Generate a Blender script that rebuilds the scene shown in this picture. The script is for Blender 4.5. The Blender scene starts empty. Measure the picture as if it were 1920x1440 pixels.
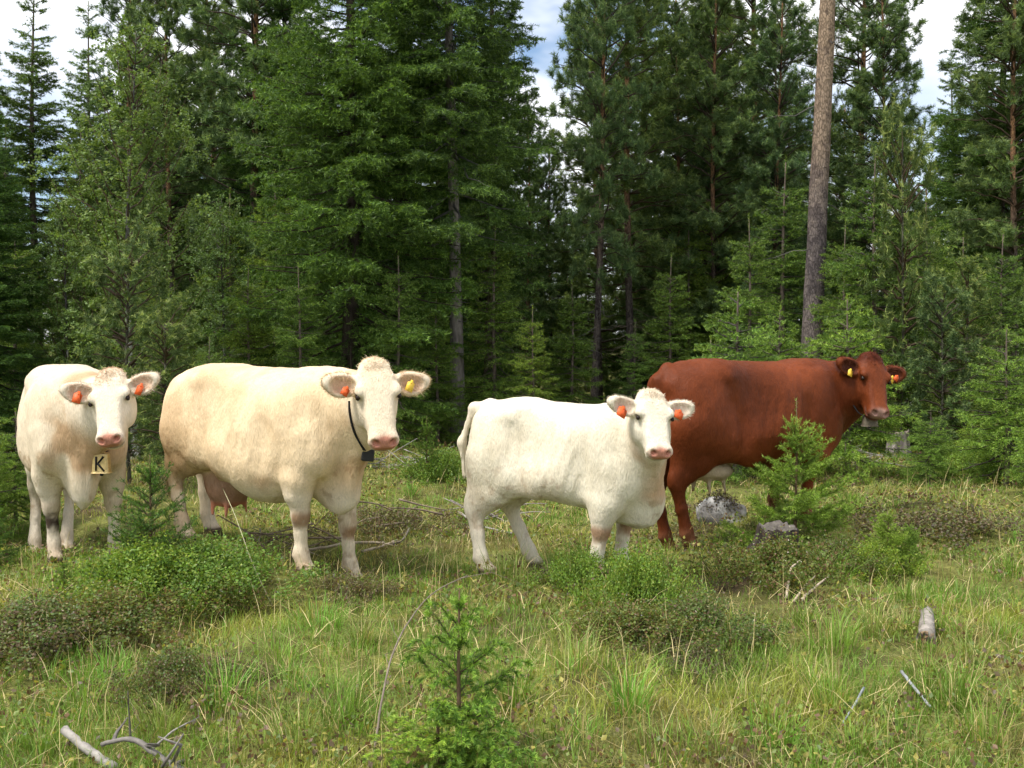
import bpy, math
import numpy as np
from mathutils import Vector

scene = bpy.context.scene
COL = scene.collection

# ------------------------------------------------------------------ camera
FPX = 2059.0                       # focal length in pixels of the 1920 px wide photograph
CAM_H = 1.6
PITCH = math.atan(80.0 / FPX)      # looking a little downward
cam_data = bpy.data.cameras.new('camera')
cam_data.sensor_width = 36.0
cam_data.lens = 36.0 * FPX / 1920.0
cam_data.clip_start = 0.05
cam_data.clip_end = 2000.0
cam = bpy.data.objects.new('camera', cam_data)
COL.objects.link(cam)
cam.location = (0, 0, CAM_H)
cam.rotation_euler = (math.pi / 2 - PITCH, 0, 0)
scene.camera = cam

# ------------------------------------------------------------------ sky and sun
SUN_EL = math.radians(61)
SUN_AZ = math.radians(-122)        # clockwise from +Y: the sun stands behind the camera, to its left
world = bpy.data.worlds.new('World')
scene.world = world
world.use_nodes = True
wn = world.node_tree.nodes; wl = world.node_tree.links
wn.clear()
w_out = wn.new('ShaderNodeOutputWorld')
w_bg = wn.new('ShaderNodeBackground')
w_sky = wn.new('ShaderNodeTexSky')
w_sky.sky_type = 'NISHITA'
w_sky.sun_disc = False
w_sky.sun_elevation = SUN_EL
w_sky.sun_rotation = SUN_AZ
w_sky.air_density = 1.0; w_sky.dust_density = 0.6; w_sky.ozone_density = 2.0
w_tc = wn.new('ShaderNodeTexCoord')
w_map = wn.new('ShaderNodeMapping'); w_map.inputs['Scale'].default_value = (1, 1, 2.2)
w_map.inputs['Location'].default_value = (0.35, 0.1, 0.0)
w_noise = wn.new('ShaderNodeTexNoise')
w_noise.inputs['Scale'].default_value = 2.6; w_noise.inputs['Detail'].default_value = 5
w_noise.inputs['Roughness'].default_value = 0.55; w_noise.inputs['Distortion'].default_value = 0.3
w_ramp = wn.new('ShaderNodeValToRGB')
w_ramp.color_ramp.elements[0].position = 0.38; w_ramp.color_ramp.elements[1].position = 0.56
w_mul = wn.new('ShaderNodeMixRGB'); w_mul.blend_type = 'MIX'
w_mul.inputs['Color2'].default_value = (8.9, 9.0, 9.2, 1)
wl.new(w_tc.outputs['Generated'], w_map.inputs['Vector'])
wl.new(w_map.outputs['Vector'], w_noise.inputs['Vector'])
wl.new(w_noise.outputs['Fac'], w_ramp.inputs['Fac'])
wl.new(w_ramp.outputs['Color'], w_mul.inputs['Fac'])
wl.new(w_sky.outputs['Color'], w_mul.inputs['Color1'])
wl.new(w_mul.outputs['Color'], w_bg.inputs['Color'])
w_bg.inputs['Strength'].default_value = 0.10
wl.new(w_bg.outputs['Background'], w_out.inputs['Surface'])

sun_data = bpy.data.lights.new('sun', 'SUN')
sun_data.energy = 3.1
sun_data.angle = math.radians(18)
sun_data.color = (1.0, 0.965, 0.90)
sun = bpy.data.objects.new('sun', sun_data)
COL.objects.link(sun)
_s = Vector((math.sin(SUN_AZ) * math.cos(SUN_EL), math.cos(SUN_AZ) * math.cos(SUN_EL), math.sin(SUN_EL)))
sun.rotation_euler = (-_s).to_track_quat('-Z', 'Y').to_euler()
sun.location = (-6, -6, 12)

scene.view_settings.view_transform = 'Standard'
scene.view_settings.look = 'None'
scene.view_settings.gamma = 1.0
scene.view_settings.exposure = 0.78
scene.view_settings.use_curve_mapping = False
scene.cycles.max_bounces = 4
scene.cycles.diffuse_bounces = 3
scene.cycles.glossy_bounces = 1
scene.cycles.transmission_bounces = 2
scene.cycles.transparent_max_bounces = 6
scene.cycles.use_denoising = True
scene.cycles.use_adaptive_sampling = True
scene.cycles.adaptive_threshold = 0.035

# ------------------------------------------------------------------ helpers
def ray(u, v):
    """direction of the photograph's pixel (u, v), scaled so that its forward (Y) part is 1"""
    a = (u - 960.0) / FPX; b = -(v - 720.0) / FPX
    cp, sp = math.cos(PITCH), math.sin(PITCH)
    y = cp + b * sp
    return np.array([a / y, 1.0, (-sp + b * cp) / y])

def at(u, v, d):
    return np.array([0, 0, CAM_H]) + ray(u, v) * d

def on_plane(u, v, z=0.0):
    r = ray(u, v)
    return np.array([0, 0, CAM_H]) + r * ((z - CAM_H) / r[2])

def unit(v):
    v = np.asarray(v, float)
    return v / (np.linalg.norm(v) + 1e-12)

def tag(o, label=None, cat=None, group=None, kind=None):
    if label: o['label'] = label
    if cat: o['category'] = cat
    if group: o['group'] = group
    if kind: o['kind'] = kind
    return o

def empty(name, loc=(0, 0, 0), rz=0.0):
    o = bpy.data.objects.new(name, None)
    o.empty_display_size = 0.2
    o.location = tuple(loc); o.rotation_euler = (0, 0, rz)
    COL.objects.link(o)
    return o

def mesh_from(name, verts, faces, mat=None, smooth=False, colors=None, mats=None, mat_index=None):
    """fast mesh: verts (n,3); faces (m,k) with one k; colors (n,3) per vertex"""
    verts = np.ascontiguousarray(verts, dtype=np.float32)
    faces = np.ascontiguousarray(faces, dtype=np.int32)
    me = bpy.data.meshes.new(name)
    n, (m, k) = len(verts), faces.shape
    me.vertices.add(n); me.vertices.foreach_set('co', verts.ravel())
    me.loops.add(m * k); me.loops.foreach_set('vertex_index', faces.ravel())
    me.polygons.add(m)
    me.polygons.foreach_set('loop_start', np.arange(m, dtype=np.int32) * k)
    if smooth:
        me.polygons.foreach_set('use_smooth', np.ones(m, dtype=bool))
    if mat_index is not None:
        me.polygons.foreach_set('material_index', np.ascontiguousarray(mat_index, dtype=np.int32))
    if colors is not None:
        at_ = me.color_attributes.new('tint', 'FLOAT_COLOR', 'POINT')
        c4 = np.ones((n, 4), dtype=np.float32); c4[:, :3] = colors
        at_.data.foreach_set('color', c4.ravel())
    me.update(calc_edges=True)
    for mm in (mats or ([mat] if mat else [])):
        me.materials.append(mm)
    return me

def link(name, me, parent=None, loc=(0, 0, 0)):
    o = bpy.data.objects.new(name, me)
    COL.objects.link(o)
    o.location = tuple(loc)
    if parent is not None:
        o.parent = parent
    return o

def copy_thing(root, loc, rz=0.0, s=1.0, label=None, tilt=(0, 0)):
    def cp(o, parent):
        c = o.copy(); COL.objects.link(c); c.parent = parent
        for ch in o.children:
            cp(ch, c)
        return c
    r = cp(root, None)
    r.location = tuple(loc); r.rotation_euler = (tilt[0], tilt[1], rz)
    r.scale = (s, s, s) if np.isscalar(s) else tuple(s)
    if label: r['label'] = label
    return r

class Soup:
    """collects pieces with vertices, triangles and per-vertex colours"""
    def __init__(self):
        self.v = []; self.f = []; self.c = []; self.n = 0
    def add(self, v, f, c):
        v = np.asarray(v, np.float32).reshape(-1, 3); f = np.asarray(f, np.int64)
        c = np.broadcast_to(np.asarray(c, np.float32), v.shape)
        self.v.append(v); self.f.append(f + self.n); self.c.append(c); self.n += len(v)
    def tris(self, t, c):
        """t (m,3,3) separate triangles, c (m,3) or (3,) colours"""
        t = np.asarray(t, np.float32); m = len(t)
        c = np.broadcast_to(np.asarray(c, np.float32), (m, 3))
        self.add(t.reshape(-1, 3), np.arange(3 * m).reshape(-1, 3), np.repeat(c, 3, 0))
    def tube(self, pts, rad, sides=6, col=(1, 1, 1), cap=True, jitter=0.0, rng=None):
        pts = np.asarray(pts, float); n = len(pts)
        rad = np.broadcast_to(np.asarray(rad, float), (n,))
        tg = np.gradient(pts, axis=0); tg /= np.linalg.norm(tg, axis=1, keepdims=True) + 1e-9
        ref = np.array([0.13, 0.37, 0.92]) if abs(tg[0][2]) < 0.8 else np.array([1.0, 0.2, 0.1])
        s = np.cross(tg, ref); s /= np.linalg.norm(s, axis=1, keepdims=True) + 1e-9
        u = np.cross(s, tg)
        a = np.linspace(0, 2 * math.pi, sides, endpoint=False)
        rr = rad[:, None] * np.ones((1, sides))
        if jitter and rng is not None:
            rr = rr * (1 + rng.uniform(-jitter, jitter, rr.shape))
        v = pts[:, None] + rr[..., None] * (np.cos(a)[None, :, None] * s[:, None] + np.sin(a)[None, :, None] * u[:, None])
        i = np.arange(n - 1)[:, None] * sides; j = np.arange(sides)[None]; j2 = (j + 1) % sides
        q = np.stack([i + j, i + j2, i + sides + j2, i + sides + j], -1).reshape(-1, 4)
        f = np.concatenate([q[:, [0, 1, 2]], q[:, [0, 2, 3]]])
        v = v.reshape(-1, 3)
        if cap:
            v = np.concatenate([v, pts[:1], pts[-1:]])
            k0, k1 = n * sides, n * sides + 1
            jj = np.arange(sides); jj2 = (jj + 1) % sides
            f = np.concatenate([f, np.stack([jj2, jj, np.full(sides, k0)], -1),
                                np.stack([(n - 1) * sides + jj, (n - 1) * sides + jj2, np.full(sides, k1)], -1)])
        col = np.asarray(col, np.float32)
        if col.ndim == 2:
            cc = np.repeat(col, sides, 0)
            if cap: cc = np.concatenate([cc, col[:1], col[-1:]])
            col = cc
        self.add(v, f, col)
    def mesh(self, name, mat, smooth=False):
        return mesh_from(name, np.concatenate(self.v), np.concatenate(self.f), mat, smooth, np.concatenate(self.c))

# value noise in numpy
_nr = np.random.default_rng(5)
_NT = _nr.random((64, 64, 64)).astype(np.float32)
def vnoise(p, scale=1.0):
    p = np.asarray(p, float) * scale
    i = np.floor(p).astype(int); f = p - i; f = f * f * (3 - 2 * f)
    out = 0
    for dx in (0, 1):
        for dy in (0, 1):
            for dz in (0, 1):
                w = (f[..., 0] if dx else 1 - f[..., 0]) * (f[..., 1] if dy else 1 - f[..., 1]) * (f[..., 2] if dz else 1 - f[..., 2])
                out = out + w * _NT[(i[..., 0] + dx) % 64, (i[..., 1] + dy) % 64, (i[..., 2] + dz) % 64]
    return out
def fbm(p, scale=1.0, octaves=3):
    t = 0; a = 1.0; n = 0
    for o in range(octaves):
        t = t + a * vnoise(np.asarray(p) + 17.3 * o, scale); n += a; a *= 0.5; scale *= 2.1
    return t / n
def sstep(a, b, x):
    t = np.clip((np.asarray(x, float) - a) / (b - a), 0, 1)
    return t * t * (3 - 2 * t)

# ------------------------------------------------------------------ materials
def new_mat(name):
    m = bpy.data.materials.new(name); m.use_nodes = True
    nt = m.node_tree; nt.nodes.clear()
    out = nt.nodes.new('ShaderNodeOutputMaterial')
    return m, nt, out

def principled(nt, out, rough=0.7, spec=0.3):
    b = nt.nodes.new('ShaderNodeBsdfPrincipled')
    b.inputs['Roughness'].default_value = rough
    b.inputs['Specular IOR Level'].default_value = spec
    nt.links.new(b.outputs[0], out.inputs['Surface'])
    return b

def noise_node(nt, scale, detail=4, coord='Object', rough=0.55, stretch=None):
    tc = nt.nodes.new('ShaderNodeTexCoord')
    n = nt.nodes.new('ShaderNodeTexNoise')
    n.inputs['Scale'].default_value = scale; n.inputs['Detail'].default_value = detail
    n.inputs['Roughness'].default_value = rough
    if stretch:
        mp = nt.nodes.new('ShaderNodeMapping'); mp.inputs['Scale'].default_value = stretch
        nt.links.new(tc.outputs[coord], mp.inputs['Vector']); nt.links.new(mp.outputs[0], n.inputs['Vector'])
    else:
        nt.links.new(tc.outputs[coord], n.inputs['Vector'])
    return n

def ramp(nt, src, stops):
    r = nt.nodes.new('ShaderNodeValToRGB')
    el = r.color_ramp.elements
    while len(el) < len(stops): el.new(0.5)
    for e, (p, c) in zip(el, stops):
        e.position = p; e.color = (c, c, c, 1) if np.isscalar(c) else (*c, 1)
    nt.links.new(src, r.inputs['Fac'])
    return r

def mix(nt, a, b, fac=1.0, mode='MULTIPLY'):
    m = nt.nodes.new('ShaderNodeMixRGB'); m.blend_type = mode
    for sock, val in (('Color1', a), ('Color2', b), ('Fac', fac)):
        if hasattr(val, 'links') or hasattr(val, 'is_linked'):
            nt.links.new(val, m.inputs[sock])
        else:
            m.inputs[sock].default_value = val if sock == 'Fac' else (*val, 1)
    return m.outputs[0]

def attr(nt, name='tint'):
    a = nt.nodes.new('ShaderNodeAttribute'); a.attribute_name = name
    return a.outputs['Color']

def bump(nt, height, strength=0.3, dist=0.02):
    b = nt.nodes.new('ShaderNodeBump')
    b.inputs['Strength'].default_value = strength; b.inputs['Distance'].default_value = dist
    nt.links.new(height, b.inputs['Height'])
    return b.outputs[0]

def foliage_mat(name, trans=0.3, rough=0.55, spec=0.25):
    m, nt, out = new_mat(name)
    b = nt.nodes.new('ShaderNodeBsdfPrincipled')
    b.inputs['Roughness'].default_value = rough; b.inputs['Specular IOR Level'].default_value = spec
    t = nt.nodes.new('ShaderNodeBsdfTranslucent')
    mx = nt.nodes.new('ShaderNodeMixShader'); mx.inputs['Fac'].default_value = trans
    oi = nt.nodes.new('ShaderNodeObjectInfo')
    rr = ramp(nt, oi.outputs['Random'], [(0.0, (0.80, 0.86, 0.95)), (0.5, (1, 1, 1)), (1.0, (1.22, 1.12, 0.92))])
    c = mix(nt, attr(nt), rr.outputs[0])
    nt.links.new(c, b.inputs['Base Color'])
    tcol = mix(nt, c, (1.25, 1.2, 0.6))
    nt.links.new(tcol, t.inputs['Color'])
    nt.links.new(b.outputs[0], mx.inputs[1]); nt.links.new(t.outputs[0], mx.inputs[2])
    nt.links.new(mx.outputs[0], out.inputs['Surface'])
    return m

def tint_mat(name, rough=0.8, spec=0.2, nscale=20, namp=(0.75, 1.2), bstr=0.3, bdist=0.01, stretch=None):
    m, nt, out = new_mat(name)
    b = principled(nt, out, rough, spec)
    n = noise_node(nt, nscale, 5, stretch=stretch)
    r = ramp(nt, n.outputs['Fac'], [(0.3, namp[0]), (0.7, namp[1])])
    nt.links.new(mix(nt, attr(nt), r.outputs[0]), b.inputs['Base Color'])
    nt.links.new(bump(nt, n.outputs['Fac'], bstr, bdist), b.inputs['Normal'])
    return m

def plain_mat(name, col, rough=0.6, spec=0.3, metal=0.0, nscale=30, namp=(0.85, 1.12)):
    m, nt, out = new_mat(name)
    b = principled(nt, out, rough, spec)
    b.inputs['Metallic'].default_value = metal
    n = noise_node(nt, nscale, 4)
    r = ramp(nt, n.outputs['Fac'], [(0.3, namp[0]), (0.7, namp[1])])
    nt.links.new(mix(nt, col, r.outputs[0]), b.inputs['Base Color'])
    return m
# ------------------------------------------------------------------ terrain
# where the hooves, stumps and stones stand: (x, y, z) that the ground passes through
def foot(u, v, d):
    return at(u, v, d)

FEET = {
    'A': dict(RF=foot(103, 1052, 8.03), LF=foot(216, 1044, 8.22), RH=foot(66, 1046, 8.98), LH=foot(126, 1036, 9.12)),
    'B': dict(RF=foot(566, 1074, 7.63), LF=foot(659, 1092, 7.90), RH=foot(345, 1012, 8.34), LH=foot(392, 998, 8.62)),
    'C': dict(RF=foot(1116, 1092, 7.10), LF=foot(1164, 1072, 7.34), RH=foot(906, 1076, 7.57), LH=foot(996, 1062, 7.72)),
    'D': dict(RF=foot(1508, 976, 9.12), LF=foot(1450, 964, 9.42), RH=foot(1290, 1032, 8.45), LH=foot(1251, 1036, 8.62)),
}
_ctrl = np.array([p for f in FEET.values() for p in f.values()])
_HUM = []
for (u, v, h, r) in [(1165, 1118, .15, .30), (340, 1100, .16, .55), (1750, 985, .22, .7), (60, 1185, .12, .5),
                     (1450, 1060, .12, .5), (700, 985, .10, .45), (360, 1270, .10, .35), (1230, 1190, .12, .4),
                     (1900, 1300, .1, .5), (1030, 1380, .06, .4), (560, 1330, .07, .4), (1680, 1050, .08, .4),
                     (1850, 800, .60, 2.4), (1500, 770, .25, 1.8), (1100, 1290, .10, .5), (820, 1210, .08, .4), (480, 1200, .08, .35), (1580, 1180, .10, .4), (760, 850, .15, .8)]:
    p = on_plane(u, v); _HUM.append((p[0], p[1], h, r))

def _base_h(x, y):
    x = np.asarray(x, float); y = np.asarray(y, float)
    p = np.stack([x, y, np.zeros_like(x)], -1)
    near = np.clip((y - 3.0) / 3.0, 0.4, 1.0)
    z = (fbm(p, 0.55, 3) - 0.5) * 0.16 * near + (vnoise(p + 9, 2.6) - 0.5) * 0.10
    z = z - 0.03
    far = np.clip((y - 14) / 30, 0, 1)
    z = z + far * (fbm(p + 40, 0.12, 2) - 0.5) * 1.2
    for (hx, hy, h, r) in _HUM:
        z = z + h * np.exp(-((x - hx) ** 2 + (y - hy) ** 2) / (r * r))
    return z

_SIG = 0.32
_G = np.exp(-((_ctrl[:, None, 0] - _ctrl[None, :, 0]) ** 2 + (_ctrl[:, None, 1] - _ctrl[None, :, 1]) ** 2) / (2 * _SIG ** 2))
_W = np.linalg.solve(_G + 0.02 * np.eye(len(_ctrl)), _ctrl[:, 2] - _base_h(_ctrl[:, 0], _ctrl[:, 1]))
def exact_z(x, y):
    x = np.asarray(x, float); y = np.asarray(y, float)
    z = _base_h(x, y)
    for (cx, cy, _z), w in zip(_ctrl, _W):
        z = z + w * np.exp(-((x - cx) ** 2 + (y - cy) ** 2) / (2 * _SIG ** 2))
    return z

# a table of the terrain, for fast look-ups
_tx = np.concatenate([np.arange(-60, -10, 0.5), np.arange(-10, 10, 0.03), np.arange(10, 60.1, 0.5)])
_ty = np.concatenate([np.arange(-5, 2, 0.25), np.arange(2, 20, 0.03), np.arange(20, 62, 0.5)])
_TX, _TY = np.meshgrid(_tx, _ty, indexing='ij')
_TZ = exact_z(_TX, _TY)
def ground_z(x, y):
    x = np.asarray(x, float); y = np.asarray(y, float)
    i = np.clip(np.searchsorted(_tx, x) - 1, 0, len(_tx) - 2); j = np.clip(np.searchsorted(_ty, y) - 1, 0, len(_ty) - 2)
    a = np.clip((x - _tx[i]) / (_tx[i + 1] - _tx[i]), 0, 1); b = np.clip((y - _ty[j]) / (_ty[j + 1] - _ty[j]), 0, 1)
    return (_TZ[i, j] * (1 - a) + _TZ[i + 1, j] * a) * (1 - b) + (_TZ[i, j + 1] * (1 - a) + _TZ[i + 1, j + 1] * a) * b

def ground_at(u, v):
    """the point of the terrain that pixel (u, v) shows"""
    r = ray(u, v); t = 2.0
    while t < 60:
        p = np.array([0, 0, CAM_H]) + r * t
        if p[2] < ground_z(p[0], p[1]): break
        t += 0.02
    p = np.array([0, 0, CAM_H]) + r * t
    p[2] = float(ground_z(p[0], p[1]))
    return p

def grown_axis(lo, hi, a, b, fine, grow=1.25):
    mid = list(np.arange(a, b + 1e-6, fine))
    s = fine; x = a; left = []
    while x > lo: s *= grow; x -= s; left.append(x)
    s = fine; x = mid[-1]; right = []
    while x < hi: s *= grow; x += s; right.append(x)
    return np.array(left[::-1] + mid + right)

gx = grown_axis(-300, 300, -9, 9, 0.09); gy = grown_axis(-60, 500, 2.4, 20, 0.09)
GX, GY = np.meshgrid(gx, gy, indexing='ij')
GZ = exact_z(GX, GY)
nxg, nyg = GX.shape
ii, jj = np.meshgrid(np.arange(nxg - 1), np.arange(nyg - 1), indexing='ij')
_q = np.stack([ii * nyg + jj, (ii + 1) * nyg + jj, (ii + 1) * nyg + jj + 1, ii * nyg + jj + 1], -1).reshape(-1, 4)

m_ground, nt, out = new_mat('forest_meadow_soil')
b = principled(nt, out, 0.95, 0.1)
n1 = noise_node(nt, 0.9, 4); n2 = noise_node(nt, 5.0, 3); n3 = noise_node(nt, 60.0, 2)
r1 = ramp(nt, n1.outputs['Fac'], [(0.30, (0.095, 0.070, 0.040)), (0.45, (0.14, 0.15, 0.042)), (0.60, (0.17, 0.175, 0.05)), (0.75, (0.22, 0.18, 0.07))])
r2 = ramp(nt, n2.outputs['Fac'], [(0.32, (0.55, 0.50, 0.45)), (0.55, (1.0, 1.0, 1.0)), (0.72, (1.35, 1.25, 0.9))])
r3 = ramp(nt, n3.outputs['Fac'], [(0.3, 0.6), (0.7, 1.35)])
nt.links.new(mix(nt, mix(nt, r1.outputs[0], r2.outputs[0]), r3.outputs[0]), b.inputs['Base Color'])
nt.links.new(bump(nt, n3.outputs['Fac'], 0.8, 0.03), b.inputs['Normal'])
ground = link('ground', mesh_from('ground', np.stack([GX, GY, GZ], -1).reshape(-1, 3), _q, m_ground, True))
tag(ground, 'mossy forest meadow floor under the grass and cattle', 'ground', kind='structure')
# ------------------------------------------------------------------ cattle: one continuous surface from blended solids
def hermite(xs, ys, x):
    xs = np.asarray(xs, float); ys = np.asarray(ys, float)
    m = np.gradient(ys, xs)
    i = np.clip(np.searchsorted(xs, x) - 1, 0, len(xs) - 2)
    h = xs[i + 1] - xs[i]; t = np.clip((x - xs[i]) / h, 0, 1)
    return ((2 * t**3 - 3 * t**2 + 1) * ys[i] + (t**3 - 2 * t**2 + t) * h * m[i]
            + (-2 * t**3 + 3 * t**2) * ys[i + 1] + (t**3 - t**2) * h * m[i + 1])

class Solid:
    def __init__(self, lo, hi, flo, fhi, coarse=0.017, fine=0.0075):
        self.ax = []
        for k in range(3):
            parts = []
            a, b = max(lo[k], flo[k]), min(hi[k], fhi[k])
            if a > lo[k]: parts.append(np.linspace(lo[k], a, max(2, int((a - lo[k]) / coarse)), endpoint=False))
            parts.append(np.linspace(a, b, int((b - a) / fine), endpoint=False))
            if b < hi[k]: parts.append(np.linspace(b, hi[k], max(2, int((hi[k] - b) / coarse))))
            self.ax.append(np.concatenate(parts).astype(np.float32))
        self.D = np.full([len(a) for a in self.ax], 1.0, dtype=np.float32)
    def _sub(self, lo, hi):
        s = []
        for k in range(3):
            i0 = max(0, np.searchsorted(self.ax[k], lo[k]) - 1); i1 = min(len(self.ax[k]), np.searchsorted(self.ax[k], hi[k]) + 1)
            s.append(slice(i0, i1))
        X = self.ax[0][s[0]][:, None, None]; Y = self.ax[1][s[1]][None, :, None]; Z = self.ax[2][s[2]][None, None, :]
        return tuple(s), X, Y, Z
    def put(self, d, s, k, cut=False):
        a = self.D[s]
        if cut:
            d = -d; h = np.maximum(k - np.abs(a - d), 0) / k
            self.D[s] = np.maximum(a, d) + h * h * k * 0.25
        else:
            h = np.maximum(k - np.abs(a - d), 0) / k
            self.D[s] = np.minimum(a, d) - h * h * k * 0.25
    def ell(self, c, r, axes=None, k=0.05, cut=False):
        """ellipsoid with centre c, radii r, axes rows (3,3)"""
        c = np.asarray(c, np.float32); r = np.asarray(r, np.float32)
        R = np.eye(3, dtype=np.float32) if axes is None else np.asarray(axes, np.float32)
        ext = np.sqrt(((R * r[:, None]) ** 2).sum(0)) + k + 0.03
        s, X, Y, Z = self._sub(c - ext, c + ext)
        dx, dy, dz = X - c[0], Y - c[1], Z - c[2]
        q = [dx * R[i, 0] + dy * R[i, 1] + dz * R[i, 2] for i in range(3)]
        e = sum((q[i] / r[i]) ** 2 for i in range(3))
        g = sum((q[i] / (r[i] * r[i])) ** 2 for i in range(3))
        n = np.sqrt(e); d = n * (n - 1) / np.maximum(np.sqrt(g), 1e-4)
        d = np.where(n < 0.3, -min(r) * 0.7, d)
        self.put(d.astype(np.float32), s, k, cut)
    def cone(self, a, b, ra, rb, side=None, k=0.05, cut=False):
        """limb from a to b; ra, rb = (radius along side, radius across it)"""
        a = np.asarray(a, float); b = np.asarray(b, float)
        ra = np.broadcast_to(np.asarray(ra, float), (2,)); rb = np.broadcast_to(np.asarray(rb, float), (2,))
        L = np.linalg.norm(b - a); t = (b - a) / L
        side = np.array([0, 1.0, 0]) if side is None else np.asarray(side, float)
        sd = unit(side - t * (side @ t)); up = np.cross(t, sd)
        rm = max(ra.max(), rb.max()) + k + 0.03
        s, X, Y, Z = self._sub(np.minimum(a, b) - rm, np.maximum(a, b) + rm)
        dx, dy, dz = X - a[0], Y - a[1], Z - a[2]
        pt = dx * t[0] + dy * t[1] + dz * t[2]
        ps = dx * sd[0] + dy * sd[1] + dz * sd[2]
        pu = dx * up[0] + dy * up[1] + dz * up[2]
        w = np.clip(pt / L, 0, 1); ex = pt - w * L
        w2 = w * w * (3 - 2 * w) * 0.5 + w * 0.5
        rs = ra[0] + (rb[0] - ra[0]) * w2; ru = ra[1] + (rb[1] - ra[1]) * w2
        rmin = np.minimum(rs, ru)
        n = np.sqrt((ps / rs) ** 2 + (pu / ru) ** 2 + (ex / rmin) ** 2)
        self.put(((n - 1) * rmin).astype(np.float32), s, k, cut)
    def chain(self, pts, rads, side=None, k=0.05):
        for i in range(len(pts) - 1):
            self.cone(pts[i], pts[i + 1], rads[i], rads[i + 1], side, k)
    def loft(self, st, o, ex, ey, ez, p=2.3, taper=0.16, k=0.05, tapers=None):
        """st rows: (t, half width, upper, lower) along ex from o; widest below the middle"""
        st = np.asarray(st, float); o = np.asarray(o, float)
        ex, ey, ez = [np.asarray(v, float) for v in (ex, ey, ez)]
        c = [o + ex * r[0] + sy * ey * r[1] * 1.2 + ez * zz for r in st for sy in (-1, 1) for zz in (r[2], r[3])]
        s, X, Y, Z = self._sub(np.min(c, 0) - k - 0.04, np.max(c, 0) + k + 0.04)
        dx, dy, dz = X - o[0], Y - o[1], Z - o[2]
        t = dx * ex[0] + dy * ex[1] + dz * ex[2]
        y = dx * ey[0] + dy * ey[1] + dz * ey[2]
        z = dx * ez[0] + dy * ez[1] + dz * ez[2]
        tt = np.linspace(st[0, 0], st[-1, 0], 400)
        tb = [np.maximum(hermite(st[:, 0], st[:, i], tt), 0.01 if i == 1 else -9) for i in (1, 2, 3)]
        tc = np.clip(t, st[0, 0], st[-1, 0])
        w, zu, zl = [np.interp(tc, tt, q).astype(np.float32) for q in tb]
        zc = (zu + zl) * 0.5; hh = np.maximum((zu - zl) * 0.5, 0.01)
        q = (z - zc) / hh
        if tapers is not None:
            taper = np.interp(tc, st[:, 0], tapers).astype(np.float32)
        ww = w * np.clip(1 - taper * q, 0.4, 1.6)
        n = (np.abs(y / ww) ** p + np.abs(q) ** p) ** (1 / p)
        d = (n - 1) * np.minimum(ww, hh)
        e = t - tc
        d = np.where(np.abs(e) > 0, np.sqrt(e * e + np.maximum(d, 0) ** 2), d)
        self.put(d.astype(np.float32), s, k)
    def surface(self):
        D = self.D; ax = self.ax
        neg = D < 0
        c = [neg[i:neg.shape[0] - 1 + i, j:neg.shape[1] - 1 + j, k:neg.shape[2] - 1 + k] for i in (0, 1) for j in (0, 1) for k in (0, 1)]
        cnt = sum(x.astype(np.int8) for x in c)
        act = (cnt > 0) & (cnt < 8)
        I, J, K = np.nonzero(act); N = len(I)
        idx = np.full(act.shape, -1, np.int32); idx[I, J, K] = np.arange(N)
        acc = np.zeros((N, 3)); num = np.zeros(N)
        for axis in range(3):
            o = [a for a in range(3) if a != axis]
            for a in (0, 1):
                for b in (0, 1):
                    off0 = [0, 0, 0]; off0[o[0]] = a; off0[o[1]] = b
                    off1 = list(off0); off1[axis] = 1
                    p0 = (I + off0[0], J + off0[1], K + off0[2]); p1 = (I + off1[0], J + off1[1], K + off1[2])
                    d0 = D[p0]; d1 = D[p1]; x = (d0 < 0) != (d1 < 0)
                    t = np.where(x, d0 / np.where(x, d0 - d1, 1), 0)
                    for m in range(3):
                        g0 = ax[m][p0[m]]; g1 = ax[m][p1[m]]
                        acc[:, m] += np.where(x, g0 + (g1 - g0) * t, 0)
                    num += x
        V = acc / num[:, None]
        F = []
        for axis in range(3):
            o = [a for a in range(3) if a != axis]
            sl0 = [slice(None)] * 3; sl1 = [slice(None)] * 3
            sl0[axis] = slice(0, -1); sl1[axis] = slice(1, None)
            for q in o: sl0[q] = slice(1, -1); sl1[q] = slice(1, -1)
            a0 = neg[tuple(sl0)]; a1 = neg[tuple(sl1)]
            e = np.array(np.nonzero(a0 != a1)).T
            flip = ~a0[tuple(e.T)]
            base = e.copy(); base[:, o[0]] += 1; base[:, o[1]] += 1
            q = []
            for (u, v) in ((-1, -1), (0, -1), (0, 0), (-1, 0)):
                cc = base.copy(); cc[:, o[0]] += u; cc[:, o[1]] += v
                q.append(idx[tuple(cc.T)])
            q = np.stack(q, -1)
            if axis == 1: flip = ~flip
            q[flip] = q[flip][:, ::-1]
            F.append(q)
        F = np.concatenate(F)
        # two light smoothing passes
        for lam in (0.5, 0.45):
            s = np.zeros_like(V); n = np.zeros(len(V))
            for a, b in ((0, 1), (1, 2), (2, 3), (3, 0)):
                np.add.at(s, F[:, a], V[F[:, b]]); np.add.at(n, F[:, a], 1)
                np.add.at(s, F[:, b], V[F[:, a]]); np.add.at(n, F[:, b], 1)
            V = V + lam * (s / np.maximum(n, 1)[:, None] - V)
        return V, F

def vertex_normals(V, F):
    n = np.cross(V[F[:, 2]] - V[F[:, 0]], V[F[:, 3]] - V[F[:, 1]])
    out = np.zeros_like(V)
    for i in range(4): np.add.at(out, F[:, i], n)
    return out / (np.linalg.norm(out, axis=1, keepdims=True) + 1e-12)

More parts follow.
